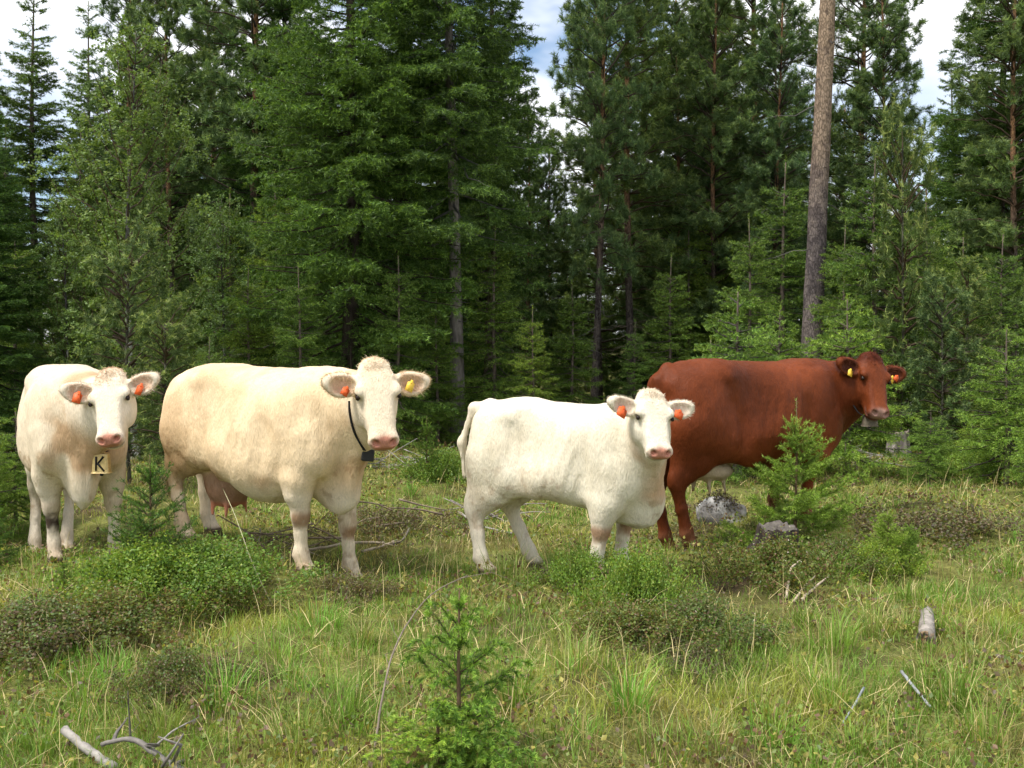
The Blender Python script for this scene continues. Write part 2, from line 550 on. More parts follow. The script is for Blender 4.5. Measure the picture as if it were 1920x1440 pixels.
def coat_material(name, rough=0.8, sheen=0.06):
    m, nt, out = new_mat(name)
    b = principled(nt, out, rough, 0.12)
    b.inputs['Sheen Weight'].default_value = sheen
    b.inputs['Sheen Roughness'].default_value = 0.5
    nt.links.new(attr(nt), b.inputs['Sheen Tint'])
    n1 = noise_node(nt, 5.0, 2); n2 = noise_node(nt, 26.0, 3, stretch=(1, 1, 0.4)); n3 = noise_node(nt, 120.0, 1, stretch=(1, 1, 0.25))
    c = mix(nt, attr(nt), ramp(nt, n1.outputs['Fac'], [(0.3, (0.95, 0.93, 0.90)), (0.6, (1.02, 1.02, 1.02))]).outputs[0])
    c = mix(nt, c, ramp(nt, n2.outputs['Fac'], [(0.3, (0.94, 0.93, 0.91)), (0.65, (1.03, 1.03, 1.03))]).outputs[0])
    c = mix(nt, c, ramp(nt, n3.outputs['Fac'], [(0.3, 0.88), (0.7, 1.06)]).outputs[0])
    nt.links.new(c, b.inputs['Base Color'])
    bp = nt.nodes.new('ShaderNodeBump'); bp.inputs['Strength'].default_value = 0.6; bp.inputs['Distance'].default_value = 0.008
    add = nt.nodes.new('ShaderNodeMath'); add.operation = 'ADD'
    nt.links.new(n2.outputs['Fac'], add.inputs[0]); nt.links.new(n3.outputs['Fac'], add.inputs[1])
    nt.links.new(add.outputs[0], bp.inputs['Height'])
    nt.links.new(bp.outputs[0], b.inputs['Normal'])
    return m

m_coat = coat_material('cattle_coat')
m_coat_red = coat_material('glossy_red_coat', 0.52, 0.08)
m_eye, nt, out = new_mat('dark_wet_eye')
b = principled(nt, out, 0.22, 0.3)
_ne = noise_node(nt, 40, 2)
nt.links.new(ramp(nt, _ne.outputs['Fac'], [(0.3, (0.006, 0.004, 0.003)), (0.8, (0.025, 0.012, 0.006))]).outputs[0], b.inputs['Base Color'])
m_hair = tint_mat('coarse_hair', 0.7, 0.2, 60, (0.8, 1.15), 0.1, 0.003)
m_tag_orange = plain_mat('orange_ear_tag_plastic', (0.72, 0.115, 0.025), 0.5, 0.3)
m_tag_yellow = plain_mat('yellow_ear_tag_plastic', (0.85, 0.55, 0.06), 0.4, 0.4)

PINK = np.array([0.52, 0.235, 0.165])

def ball(r, seg=14, rings=8):
    th = np.linspace(0, math.pi, rings + 1)[1:-1]; ph = np.linspace(0, 2 * math.pi, seg, endpoint=False)
    v = [[0, 0, 1]] + [[math.sin(a) * math.cos(p), math.sin(a) * math.sin(p), math.cos(a)] for a in th for p in ph] + [[0, 0, -1]]
    f = []
    for j in range(seg): f.append([0, 1 + j, 1 + (j + 1) % seg])
    for i in range(len(th) - 1):
        for j in range(seg):
            a, b_, c, d = 1 + i * seg + j, 1 + i * seg + (j + 1) % seg, 1 + (i + 1) * seg + (j + 1) % seg, 1 + (i + 1) * seg + j
            f += [[a, d, c], [a, c, b_]]
    e = len(v) - 1; o = 1 + (len(th) - 1) * seg
    for j in range(seg): f.append([e, o + (j + 1) % seg, o + j])
    return np.array(v) * r, np.array(f)

def strands(P, N, rng, length, width, flow, lift=0.35, curl=0.0, seg=1, stray=0.35):
    """hair: thin tapering strips rooted at P; flow (n,3) combing direction"""
    n = len(P)
    d = flow - N * (flow * N).sum(1, keepdims=True)
    d = d / (np.linalg.norm(d, axis=1, keepdims=True) + 1e-9) + rng.normal(0, stray, (n, 3))
    d = d + N * lift; d /= np.linalg.norm(d, axis=1, keepdims=True)
    L = (length * rng.uniform(0.6, 1.3, n))[:, None]
    s = np.cross(d, rng.normal(0, 1, (n, 3)) + N); s /= np.linalg.norm(s, axis=1, keepdims=True) + 1e-9
    P = P - N * 0.004
    if seg == 1:
        return np.stack([P - s * width, P + s * width, P + d * L], 1)
    T = []; p = P; dd = d; w = width
    for i in range(seg):
        q = p + dd * L / seg
        w2 = width * (1 - (i + 1) / seg)
        T.append(np.stack([p - s * w, p + s * w, q + s * w2], 1))
        if i < seg - 1: T.append(np.stack([p - s * w, q + s * w2, q - s * w2], 1))
        p = q; w = w2
        dd = dd + rng.normal(0, curl, (n, 3)) - N * 0.25 + np.array([0, 0, -0.15]); dd /= np.linalg.norm(dd, axis=1, keepdims=True)
    return np.concatenate(T)

def build_cow(spec):
    H = spec['H']; S = H / 1.42
    c0 = np.asarray(spec['center'], float); th = spec['heading']
    cth, sth = math.cos(th), math.sin(th)
    R = np.array([[cth, -sth, 0], [sth, cth, 0], [0, 0, 1]])
    def loc(p): return R.T @ (np.asarray(p, float) - c0)
    feet = {k: loc(v) for k, v in FEET[spec['key']].items()}
    poll = loc(spec['poll']); muz = loc(spec['muzzle'])
    lat = R.T @ np.array([math.cos(spec['yaw']), math.sin(spec['yaw']), spec.get('roll', 0.0)])
    hx = unit(muz - poll); hy = unit(lat - hx * (lat @ hx)); hz = np.cross(hx, hy)
    HL = np.linalg.norm(muz - poll)            # poll to muzzle tip
    hs = HL / 0.52 ; hw = spec.get('hw', 1.0) * hs
    lo = np.array([-1.12 * S, -0.52 * S, -0.30]); hi = np.array([1.05 * S, 0.52 * S, 1.52 * S])
    hc = poll + hx * 0.25 * hs
    flo = np.minimum(poll, muz) - 0.40 * hs; fhi = np.maximum(poll, muz) + 0.40 * hs
    for e in (hy,):
        flo = np.minimum(flo, hc - np.abs(e) * 0.42 * hs); fhi = np.maximum(fhi, hc + np.abs(e) * 0.42 * hs)
    lo = np.minimum(lo, flo); hi = np.maximum(hi, fhi)
    core_lo = np.minimum(poll, muz) - 0.16 * hs; core_hi = np.maximum(poll, muz) + 0.16 * hs
    V = Solid(lo, hi, core_lo, core_hi, 0.020, 0.008)
    bl = spec.get('belly', 0.0); fat = spec.get('fat', 1.0)
    g = spec.get('gz', 0.0)
    # trunk: x, half width, top, bottom
    st = np.array([
        (-0.90, 0.07, 1.20, 0.98), (-0.86, 0.15, 1.30, 0.86), (-0.78, 0.225, 1.375, 0.76), (-0.62, 0.265, 1.415, 0.70),
        (-0.42, 0.305, 1.420, 0.66), (-0.20, 0.350, 1.408, 0.60), (0.05, 0.380, 1.400, 0.545), (0.28, 0.370, 1.398, 0.535),
        (0.48, 0.315, 1.405, 0.580), (0.62, 0.262, 1.400, 0.615), (0.74, 0.205, 1.350, 0.68), (0.83, 0.145, 1.25, 0.77), (0.88, 0.08, 1.12, 0.87)])
    st[:, 0] *= spec.get('long', 1.0); st[:, 1] *= fat
    st[:, 3] -= bl * np.exp(-((st[:, 0] - 0.10) / 0.36) ** 2)
    st[:, 3] += spec.get('tuck', 0.0) * np.exp(-((st[:, 0] + 0.42) / 0.25) ** 2)
    st *= S
    V.loft(st, (0, 0, g), (1, 0, 0), (0, 1, 0), (0, 0, 1), 2.55, 0.15, 0.02, [0.35, 0.42, 0.44, 0.38, 0.26, 0.18, 0.14, 0.10, -0.06, -0.20, -0.25, -0.18, 0.0])
    lg = spec.get('long', 1.0)
    P = lambda x, y, z: np.array([x * S * lg, y * S * fat, z * S + g])
    for s in (-1, 1):
        # hip bone, thin flank, haunch, shoulder blade, brisket
        V.ell(P(-0.44, s * 0.185, 1.265), (0.15 * S, 0.07 * S, 0.11 * S), k=0.15)
        V.ell(P(-0.80, s * 0.12, 1.22), (0.08 * S, 0.05 * S, 0.08 * S), k=0.14)
        V.ell(P(-0.66, s * 0.17, 1.00), (0.235 * S, 0.145 * S, 0.32 * S), k=0.10)
        V.ell(P(0.52, s * 0.215, 1.00), (0.17 * S, 0.095 * S, 0.30 * S), k=0.12)
        V.ell(P(0.64, s * 0.19, 0.84), (0.14 * S, 0.10 * S, 0.16 * S), k=0.11)
        V.ell(P(-0.21, s * 0.43, 1.13), (0.15 * S, 0.08 * S, 0.17 * S), k=0.17, cut=True)
        V.ell(P(0.31, s * 0.465, 0.92), (0.05 * S, 0.115 * S, 0.28 * S), k=0.11, cut=True)
        V.ell(P(-0.335, s * 0.43, 0.86), (0.045 * S, 0.13 * S, 0.20 * S), k=0.10, cut=True)
        V.cone(P(0.44, s * 0.10, 1.325), P(0.62, s * 0.245, 0.98), (0.03 * S, 0.05 * S), (0.04 * S, 0.06 * S), k=0.10)
        V.ell(P(-0.45, s * 0.235, 1.295), (0.05 * S, 0.036 * S, 0.034 * S), k=0.075)
        V.ell(P(-0.83, s * 0.115, 1.235), (0.045 * S, 0.035 * S, 0.04 * S), k=0.07)
    V.ell(P(0.69, 0, 0.68), (0.15 * S, 0.07 * S, 0.125 * S), k=0.11)
    if spec.get('brisket'): V.ell(P(0.68, 0, 0.62 - 0.07 * spec['brisket']), (0.17 * S, 0.045 * S, 0.13 * S), k=0.15)
    # legs
    LS = spec.get('leg', 1.2) * S
    for key in ('RF', 'LF'):
        s = -1 if key[0] == 'R' else 1
        f = feet[key]
        el = P(0.50, s * 0.225, 0.72); sh = P(0.58, s * 0.205, 0.95)
        top = el + (f - el) * 0.08
        kn = f + np.array([0.00, 0, 0.39 * S]) + (el - f) * np.array([0.46, 0.40, 0.02])
        ft = f + np.array([-0.005, 0, 0.135 * S]) + (el - f) * np.array([0.10, 0.05, 0.0])
        pa = f + np.array([0.02, 0, 0.055 * S]); hoof = f + np.array([0.035, 0, 0.02])
        fore = kn + (top - kn) * 0.55
        V.chain([sh, top, fore, kn + np.array([0.006, 0, 0.03 * S])],
                [(0.10 * S, 0.16 * S), (0.084 * LS, 0.112 * LS), (0.070 * LS, 0.080 * LS), (0.054 * LS, 0.058 * LS)], k=0.045)
        V.ell(kn + np.array([0.006, 0, 0]), (0.058 * LS, 0.057 * LS, 0.066 * LS), k=0.025)
        V.chain([kn + np.array([0, 0, -0.03 * S]), (kn * 0.5 + ft * 0.5), ft],
                [(0.045 * LS, 0.047 * LS), (0.034 * LS, 0.041 * LS), (0.042 * LS, 0.049 * LS)], k=0.03)
        V.chain([ft, pa, hoof], [(0.045 * LS, 0.051 * LS), (0.042 * LS, 0.047 * LS), (0.050 * LS, 0.058 * LS)], k=0.025)
        V.ell(ft + np.array([-0.04 * LS, 0, -0.02 * S]), (0.018 * LS, 0.035 * LS, 0.018 * LS), k=0.02)
        for t in (-1, 1):
            V.ell(hoof + np.array([0.02, t * 0.028 * LS, -0.004]), (0.056 * LS, 0.026 * LS, 0.038 * LS), k=0.012)
    for key in ('RH', 'LH'):
        s = -1 if key[0] == 'R' else 1
        f = feet[key]
        hip = P(-0.64, s * 0.17, 1.00); stf = P(-0.47, s * 0.19, 0.80)
        hk = f + np.array([-0.11 * S, 0, 0.49 * S]) + (P(-0.72, s * .15, .5) - f) * np.array([0.45, 0.40, 0.0])
        gs = stf + (hk - stf) * 0.45
        ft = f + np.array([-0.02, 0, 0.135 * S]); pa = f + np.array([0.015, 0, 0.055 * S]); hoof = f + np.array([0.035, 0, 0.02])
        V.chain([hip, stf], [(0.13 * S, 0.20 * S), (0.11 * S, 0.15 * S)], k=0.08)
        V.chain([hip + np.array([-0.09 * S, 0, -0.05 * S]), gs + np.array([-0.06 * S, 0, 0.02])], [(0.10 * S, 0.13 * S), (0.064 * LS, 0.085 * LS)], k=0.09)
        V.chain([stf, gs, hk], [(0.09 * LS, 0.125 * LS), (0.066 * LS, 0.086 * LS), (0.046 * LS, 0.064 * LS)], k=0.06)
        V.cone(P(-0.755, s * 0.16, 0.90), hk + np.array([0.012, 0, 0.10 * S]), (0.085 * S, 0.12 * S), (0.047 * LS, 0.066 * LS), k=0.09)
        V.ell(hk + np.array([-0.045 * S, 0, 0.035 * S]), (0.032 * LS, 0.030 * LS, 0.055 * LS), k=0.03)
        V.chain([hk, hk * 0.5 + ft * 0.5, ft], [(0.043 * LS, 0.062 * LS), (0.034 * LS, 0.045 * LS), (0.043 * LS, 0.051 * LS)], k=0.03)
        V.chain([ft, pa, hoof], [(0.045 * LS, 0.051 * LS), (0.042 * LS, 0.047 * LS), (0.050 * LS, 0.058 * LS)], k=0.025)
        V.ell(ft + np.array([-0.04 * LS, 0, -0.02 * S]), (0.018 * LS, 0.035 * LS, 0.018 * LS), k=0.02)
        for t in (-1, 1):
            V.ell(hoof + np.array([0.02, t * 0.028 * LS, -0.004]), (0.056 * LS, 0.026 * LS, 0.038 * LS), k=0.012)
        # fold of skin from the stifle to the belly
        V.cone(P(-0.42, s * 0.23, 0.80 + spec.get('tuck', 0.0)), P(-0.16, s * 0.25, 0.68 + spec.get('tuck', 0.0) - 0.5 * bl), (0.03 * S, 0.07 * S), (0.04 * S, 0.09 * S), k=0.10)
    # udder
    ud = spec.get('udder', 0)
    udc = P(-0.42, 0, 0.60)
    if ud:
        V.ell(udc - np.array([0, 0, 0.03 * S]), (0.20 * S, 0.17 * S, 0.15 * S * ud), k=0.05)
        udc = udc - np.array([0, 0, 0.05 * S])
        for tx in (0.075, -0.075):
            for s in (-1, 1):
                a = udc + np.array([tx * S, s * 0.085 * S, -0.10 * S * ud])
                V.cone(a, a + np.array([0.01, s * 0.012, -0.095 * S]), 0.022 * S, 0.013 * S, k=0.022)
    # tail
    tail = [P(*q) if len(q) == 3 else q for q in spec['tail']]
    V.chain(tail, [0.034 * S, 0.034 * S, 0.030 * S, 0.025 * S, 0.02 * S][:len(tail)], k=0.05)
    # neck
    nb = P(0.62, 0, 1.08); back = poll + hx * 0.15 * hs - hz * 0.14 * hs
    mid = P(0.92, 0, 1.13) * 0.62 + back * 0.38
    bz = [nb * (1 - t) ** 2 + 2 * mid * t * (1 - t) + back * t * t for t in (0, 0.3, 0.55, 0.78, 1.0)]
    nr = [(0.175, 0.27), (0.145, 0.225), (0.122, 0.185), (0.105, 0.155), (0.090, 0.13)]
    dirs = np.gradient(np.array(bz), axis=0)
    for i in range(4):
        d = dirs[i] + dirs[i + 1]
        side = np.cross([0, 0, 1.0], d); side = unit(side)
        V.cone(bz[i], bz[i + 1], np.array(nr[i]) * S, np.array(nr[i + 1]) * S, side, k=0.10)
    # dewlap
    V.cone(bz[3] - np.array([0, 0, 0.14 * S]), P(0.80, 0, 0.80), (0.028 * S, 0.05 * S), (0.045 * S, 0.085 * S), np.cross([0, 0, 1.0], dirs[2]), k=0.12)
    # head
    h = lambda t, y, z: poll + hx * t * hs + hy * y * hw + hz * z * hs
    hst = np.array([(-0.035, 0.050, -0.030, -0.10), (-0.010, 0.078, 0.012, -0.14), (0.05, 0.106, 0.034, -0.19), (0.12, 0.123, 0.042, -0.225),
                    (0.19, 0.121, 0.040, -0.24), (0.26, 0.104, 0.034, -0.228), (0.33, 0.086, 0.028, -0.190), (0.39, 0.079, 0.024, -0.160),
                    (0.45, 0.080, 0.022, -0.135), (0.495, 0.076, 0.006, -0.118), (0.52, 0.050, -0.022, -0.09)])
    hst[:, 0] *= hs; hst[:, 1] *= hw; hst[:, 2:] *= hs
    V.loft(hst, poll, hx, hy, hz, 3.0, -0.10, 0.05)
    ax3 = np.stack([hx, hy, hz])
    for s in (-1, 1):
        V.ell(h(0.225, s * 0.075, -0.135), (0.10 * hs, 0.040 * hw, 0.085 * hs), ax3, k=0.05)      # cheek
        V.ell(h(0.178, s * 0.112, 0.006), (0.045 * hs, 0.026 * hw, 0.032 * hs), ax3, k=0.035)      # brow
        V.ell(h(0.30, s * 0.060, -0.02), (0.09 * hs, 0.018 * hw, 0.03 * hs), ax3, k=0.03)           # cheekbone
        V.ell(h(0.207, s * 0.134, 0.000), (0.019 * hs, 0.014 * hs, 0.013 * hs), ax3, k=0.012, cut=True)
        V.ell(h(0.275, s * 0.122, 0.006), (0.05 * hs, 0.022 * hs, 0.035 * hs), ax3, k=0.05, cut=True)
        # muzzle pad and nostril
        V.ell(h(0.478, s * 0.045, -0.022), (0.042 * hs, 0.040 * hw, 0.042 * hs), ax3, k=0.03)
        na = np.stack([unit(hx * 0.5 - hy * s * 0.75 ), unit(hx * 0.75 + hy * s * 0.5), hz])
        na[2] = np.cross(na[0], na[1])
        V.ell(h(0.500, s * 0.050, 0.004), (0.027 * hs, 0.015 * hs, 0.028 * hs), na, k=0.010, cut=True)
    V.ell(h(0.455, 0, -0.108), (0.055 * hs, 0.055 * hw, 0.035 * hs), ax3, k=0.03)                # chin
    V.ell(h(0.495, 0, -0.078), (0.06 * hs, 0.085 * hw, 0.006 * hs), ax3, k=0.012, cut=True)        # mouth line
    V.ell(h(-0.012, 0, -0.03), (0.045 * hs, 0.070 * hw, 0.06 * hs), ax3, k=0.05)                  # poll
    # ears
    ears = {}
    for s, nm in ((-1, 'R'), (1, 'L')):
        e0 = h(0.105, s * 0.102, -0.050)
        up_, fw_ = spec.get('ear' + nm, (0.0, 0.10))
        d = unit(hy * s * 1.0 - hx * up_ + hz * fw_)
        q = unit(-hx + d * (hx @ d)); q = unit(q - d * (q @ d))       # ear's upper edge
        nrm = np.cross(d, q) * s; nrm = nrm if nrm @ hz > 0 else -nrm  # the open side faces forward
        nrm = unit(nrm * 0.9 - q * 0.25); q = unit(q - nrm * (q @ nrm))
        el = spec.get('earlen', 0.20) * hs
        A = np.stack([d, q, nrm])
        V.cone(e0 - d * 0.03 * hs, e0 + d * el * 0.22, 0.040 * hs, (0.052 * hs, 0.034 * hs), q, k=0.03)
        V.ell(e0 + d * el * 0.54, (el * 0.50, 0.078 * hs, 0.033 * hs), A, k=0.03)
        V.ell(e0 + d * el * 0.98 + q * 0.022 * hs, (el * 0.17, 0.028 * hs, 0.016 * hs), A, k=0.06)
        V.ell(e0 + d * el * 0.55 - q * 0.008 * hs + nrm * 0.030 * hs, (el * 0.42, 0.054 * hs, 0.034 * hs), A, k=0.014, cut=True)
        ears[nm] = (e0, d, q, nrm, el)
    X, F = V.surface()
    N = vertex_normals(X, F)
    hb = np.linalg.norm(X - (poll + hx * 0.25 * hs), axis=1) / hs
    amp = sstep(0.30, 0.6, hb)
    rx, ry, rz_ = X[:, 0] / S, X[:, 1] / S, (X[:, 2] - g) / S
    rib = np.sin((rx - 0.35 * (rz_ - 1.0)) * 2 * math.pi / 0.085) * sstep(-0.22, -0.08, rx) * sstep(0.32, 0.18, rx) * sstep(0.66, 0.78, rz_) * sstep(1.26, 1.12, rz_) * 0.0022
    fold = (vnoise(np.stack([rx * 15 + rz_ * 3, ry * 15, rz_ * 3.0], -1) + spec['seed']) - 0.5) * 0.020 * sstep(0.58, 0.74, rx) * amp
    X = X + N * (rib * amp + fold)[:, None]
    X = X + N * (((fbm(X + spec['seed'], 7.0, 3) - 0.5) * 0.011 + (vnoise(X * np.array([1.6, 1.6, 0.5]) + spec['seed'], 16.0) - 0.5) * 0.006) * amp)[:, None]
    N = vertex_normals(X, F)
    hl = (X - poll) @ ax3.T / np.array([hs, hw, hs])          # head coordinates of every vertex
    is_head = (hl[:, 0] > -0.09) & (hl[:, 0] < 0.56) & (np.abs(hl[:, 1]) < 0.36) & (hl[:, 2] > -0.26) & (hl[:, 2] < 0.1)
    hsoft = sstep(-0.10, 0.02, hl[:, 0]) * (hl[:, 0] < 0.6) * sstep(-0.27, -0.10, hl[:, 2] + 0.25 * np.clip(hl[:, 0] - 0.2, 0, 0.4)) * (np.abs(hl[:, 1]) < 0.36)
    info = dict(hsoft=hsoft, X=X, N=N, hl=hl, is_head=is_head, S=S, feet=feet, ears=ears, hs=hs, hw=hw, hx=hx, hy=hy, hz=hz, poll=poll, h=h, udc=udc, ud=ud, g=g, P=P)
    col = spec['coat'](info)
    # skin: muzzle, nostrils, mouth, eye rims, inside of the ears, teats, hooves
    def blend(mask, c):
        nonlocal col
        col = col * (1 - mask[:, None]) + np.asarray(c)[None] * mask[:, None]
    t, y, z = hl.T
    nose = np.exp(-(((t - 0.505) / 0.052) ** 2 + (y / 0.078) ** 2 + ((z + 0.014) / 0.056) ** 2) ** 2) * is_head
    blend(np.clip(nose * 1.5, 0, 1), spec.get('nose', PINK))
    lip = is_head * np.exp(-((z + 0.078) / 0.012) ** 2) * sstep(0.40, 0.44, t) * (np.abs(y) < 0.09)
    blend(np.clip(lip, 0, 1) * 0.75, np.array(spec.get('nose', PINK)) * 0.45)
    for s in (-1, 1):
        dn = np.sqrt(((t - 0.500) / 0.022) ** 2 + ((y - s * 0.050) / 0.020) ** 2 + ((z - 0.004) / 0.022) ** 2)
        blend((is_head * sstep(1.0, 0.55, dn)) * 0.9, np.array(spec.get('nose', PINK)) * 0.18)
        dr = np.sqrt(((t - 0.209) / 0.032) ** 2 + ((y - s * 0.128) / 0.03) ** 2 + ((z - 0.001) / 0.022) ** 2)
        blend((is_head * sstep(1.1, 0.65, dr)) * 0.75, spec.get('rim', np.array([0.14, 0.06, 0.035])))
    for nm, (e0, d, q, nrm, el) in ears.items():
        rel = X - e0
        a = rel @ d / el; qq = rel @ q / (0.072 * hs); nn = N @ nrm
        inner = sstep(0.16, 0.3, a) * sstep(1.02, 0.75, a) * sstep(0.95, 0.55, np.abs(qq)) * sstep(0.25, 0.6, nn) * (np.linalg.norm(rel - d * el * 0.5, axis=1) < 0.75 * el)
        blend(inner * spec.get('earin', 0.65), spec.get('earcol', np.array([0.56, 0.30, 0.18])))
    for k_, f in feet.items():
        dz = X[:, 2] - f[2]; near = np.hypot(X[:, 0] - f[0], X[:, 1] - f[1]) < 0.14
        blend(near * sstep(0.055, 0.035, dz), spec.get('hoof', np.array([0.10, 0.075, 0.05])))
    root = empty('cow', c0, th)
    tag(root, spec['label'], 'cow', 'cattle standing in the forest clearing')
    body = link('body', mesh_from('cow_body', X, F, spec.get('mat', m_coat), True, np.clip(col, 0.002, 1)), root)
    # eyes
    for s in (-1, 1):
        v, f = ball(0.018 * hs)
        v = v @ np.stack([hx * 1.1, hy * 0.8, hz * 0.95])
        me = mesh_from('eye', v + h(0.207, s * 0.1215, 0.000), f, m_eye, True)
        link('eye', me, root)
    # curly hair on the poll and forehead
    rng = np.random.default_rng(spec['seed'])
    area = is_head & (t < 0.12) & (t > -0.07) & (np.abs(y) < 0.095) & (z > -0.10)
    id_ = rng.choice(np.nonzero(area)[0], spec.get('curls', 2200))
    wgt = 0.75 * np.exp(-(np.maximum(t[id_] - 0.0, 0) / 0.075) ** 2) * np.exp(-(y[id_] / 0.085) ** 4)
    id_ = id_[rng.random(len(id_)) < wgt + 0.05]
    jit = rng.normal(0, 0.004, (len(id_), 3))
    flow = hx[None] * 0.6 + hy[None] * y[id_][:, None] * 4 + rng.normal(0, 0.5, (len(id_), 3))
    T = strands(X[id_] + jit, N[id_], rng, 0.030 * hs, 0.0018, flow, 0.28, 0.75, 3)
    cc = np.tile(col[id_], (5, 1)) * rng.uniform(0.8, 1.1, (len(id_) * 5, 1))
    sp = Soup(); sp.tris(T, np.clip(cc * spec.get('tuftcol', 1.0), 0, 1))
    link('poll_hair', sp.mesh('poll_hair', m_hair), root)
    # short coat over the whole animal
    n = spec.get('hairs', 30000)
    tri_area = np.linalg.norm(np.cross(X[F[:, 2]] - X[F[:, 0]], X[F[:, 3]] - X[F[:, 1]]), axis=1)
    fi = rng.choice(len(F), n, p=tri_area / tri_area.sum())
    bw = rng.dirichlet([1, 1, 1, 1], n)
    HP = (X[F[fi]] * bw[..., None]).sum(1); HN = N[F[fi, 0]]; hc_ = col[F[fi, 0]]
    keep = ~((np.abs(nose[F[fi, 0]]) > 0.2))
    HP, HN, hc_ = HP[keep], HN[keep], hc_[keep]
    hh = is_head[F[fi, 0]][keep]
    flow = np.where(hh[:, None], hx[None], np.array([[-1.0, 0, -0.7]]))
    T = strands(HP, HN, rng, spec.get('hairlen', 0.015), 0.0011, flow, 0.13)
    sp = Soup(); sp.tris(T, np.clip(hc_ * rng.uniform(0.86, 1.08, (len(hc_), 1)), 0, 1))
    link('coat_hair', sp.mesh('coat_hair', m_hair), root)
    # hair fringe of the ears
    P_, N_, FL, CL = [], [], [], []
    for nm, (e0, d, q, nrm, el) in ears.items():
        rel = X - e0; a = rel @ d / el
        near = (a > 0.15) & (a < 1.15) & (np.abs(rel @ q) < 0.09 * hs) & (np.abs(rel @ nrm) < 0.06 * hs)
        edge = near & (np.abs(N @ nrm) < 0.65)
        k = rng.choice(np.nonzero(edge)[0], 900)
        P_.append(X[k]); N_.append(N[k]); CL.append(spec['coat_base'] * rng.uniform(0.75, 1.05, (900, 1)))
        FL.append(np.tile(d * 0.7 + nrm * 0.2, (900, 1)))
    P_, N_, FL, CL = map(np.concatenate, (P_, N_, FL, CL))
    T = strands(P_, N_, rng, 0.024 * hs, 0.0013, FL, 0.6)
    for nm, (e0, d, q, nrm, el) in ears.items():
        rel = X - e0; a = rel @ d / el
        inn = (a > 0.2) & (a < 0.9) & (np.abs(rel @ q) < 0.06 * hs) & (np.abs(rel @ nrm) < 0.05 * hs) & (N @ nrm > 0.5)
        k = rng.choice(np.nonzero(inn)[0], 260)
        T = np.concatenate([T, strands(X[k], N[k], rng, 0.045 * hs, 0.0013, np.tile(d * 0.8 - q * 0.3, (260, 1)) + rng.normal(0, 0.4, (260, 3)), 0.5)])
        CL = np.concatenate([CL, spec['coat_base'] * rng.uniform(0.7, 1.1, (260, 1))])
    sp = Soup(); sp.tris(T, np.clip(CL, 0, 1))
    link('ear_fringe', sp.mesh('ear_fringe', m_hair), root)
    # tail switch
    if spec.get('switch', True):
        te = tail[-1]; n = 500
        p = te + rng.normal(0, 0.016, (n, 3)) + np.array([0, 0, 1.0]) * rng.uniform(-0.02, 0.14, n)[:, None]
        dn = np.tile(unit(tail[-1] - tail[-2]) * 0.4 + np.array([0, 0, -1.0]), (n, 1))
        nn = rng.normal(0, 1, (n, 3)); nn /= np.linalg.norm(nn, axis=1, keepdims=True)
        T = strands(p, nn * 0.01 + np.array([0, 0, 0.001]), rng, 0.26 * S, 0.003, dn, 0.0, 0.08, 3, 0.12)
        sp = Soup(); sp.tris(T, np.clip(np.tile(spec['coat_base'] * 0.8, (len(T), 1)) * rng.uniform(0.7, 1.1, (len(T), 1)), 0, 1))
        link('tail_switch', sp.mesh('tail_switch', m_hair), root)
    # ear tags: (ear, along, across, size, colour, tilt)
    for (nm, along, across, w, hgt, mt, rot) in spec.get('tags', []):
        e0, d, q, nrm, el = ears[nm]
        c = e0 + d * el * along + q * across * hs + nrm * 0.022 * hs
        a = d * math.cos(rot) + q * math.sin(rot); b_ = -d * math.sin(rot) + q * math.cos(rot)
        prof = [(-0.5, -0.95), (0.5, -0.95), (0.5, 0.0), (0.2, 0.14), (0.16, 0.32), (-0.16, 0.32), (-0.2, 0.14), (-0.5, 0.0)]
        v = np.array([c + a * px * w + b_ * py * hgt + nrm * (zz + 0.25 * (-py) * 0.03) for zz in (0.0, 0.004) for (px, py) in prof])
        m_ = len(prof); cf = c
        f = []
        for i in range(1, m_ - 1): f += [[0, i + 1, i], [m_, m_ + i, m_ + i + 1]]
        for i in range(m_):
            j = (i + 1) % m_; f += [[i, j, m_ + j], [i, m_ + j, m_ + i]]
        tg = link('ear_tag', mesh_from('ear_tag', v, np.array(f), mt), root)
        v, f = ball(0.006 * hs, 8, 5)
        link('stud', mesh_from('stud', v + c + b_ * 0.02 * 0 + nrm * 0.004, f, mt, True), tg)
    info.update(root=root, R=R, c0=c0, bz=bz, col=col, F=F)
    return info

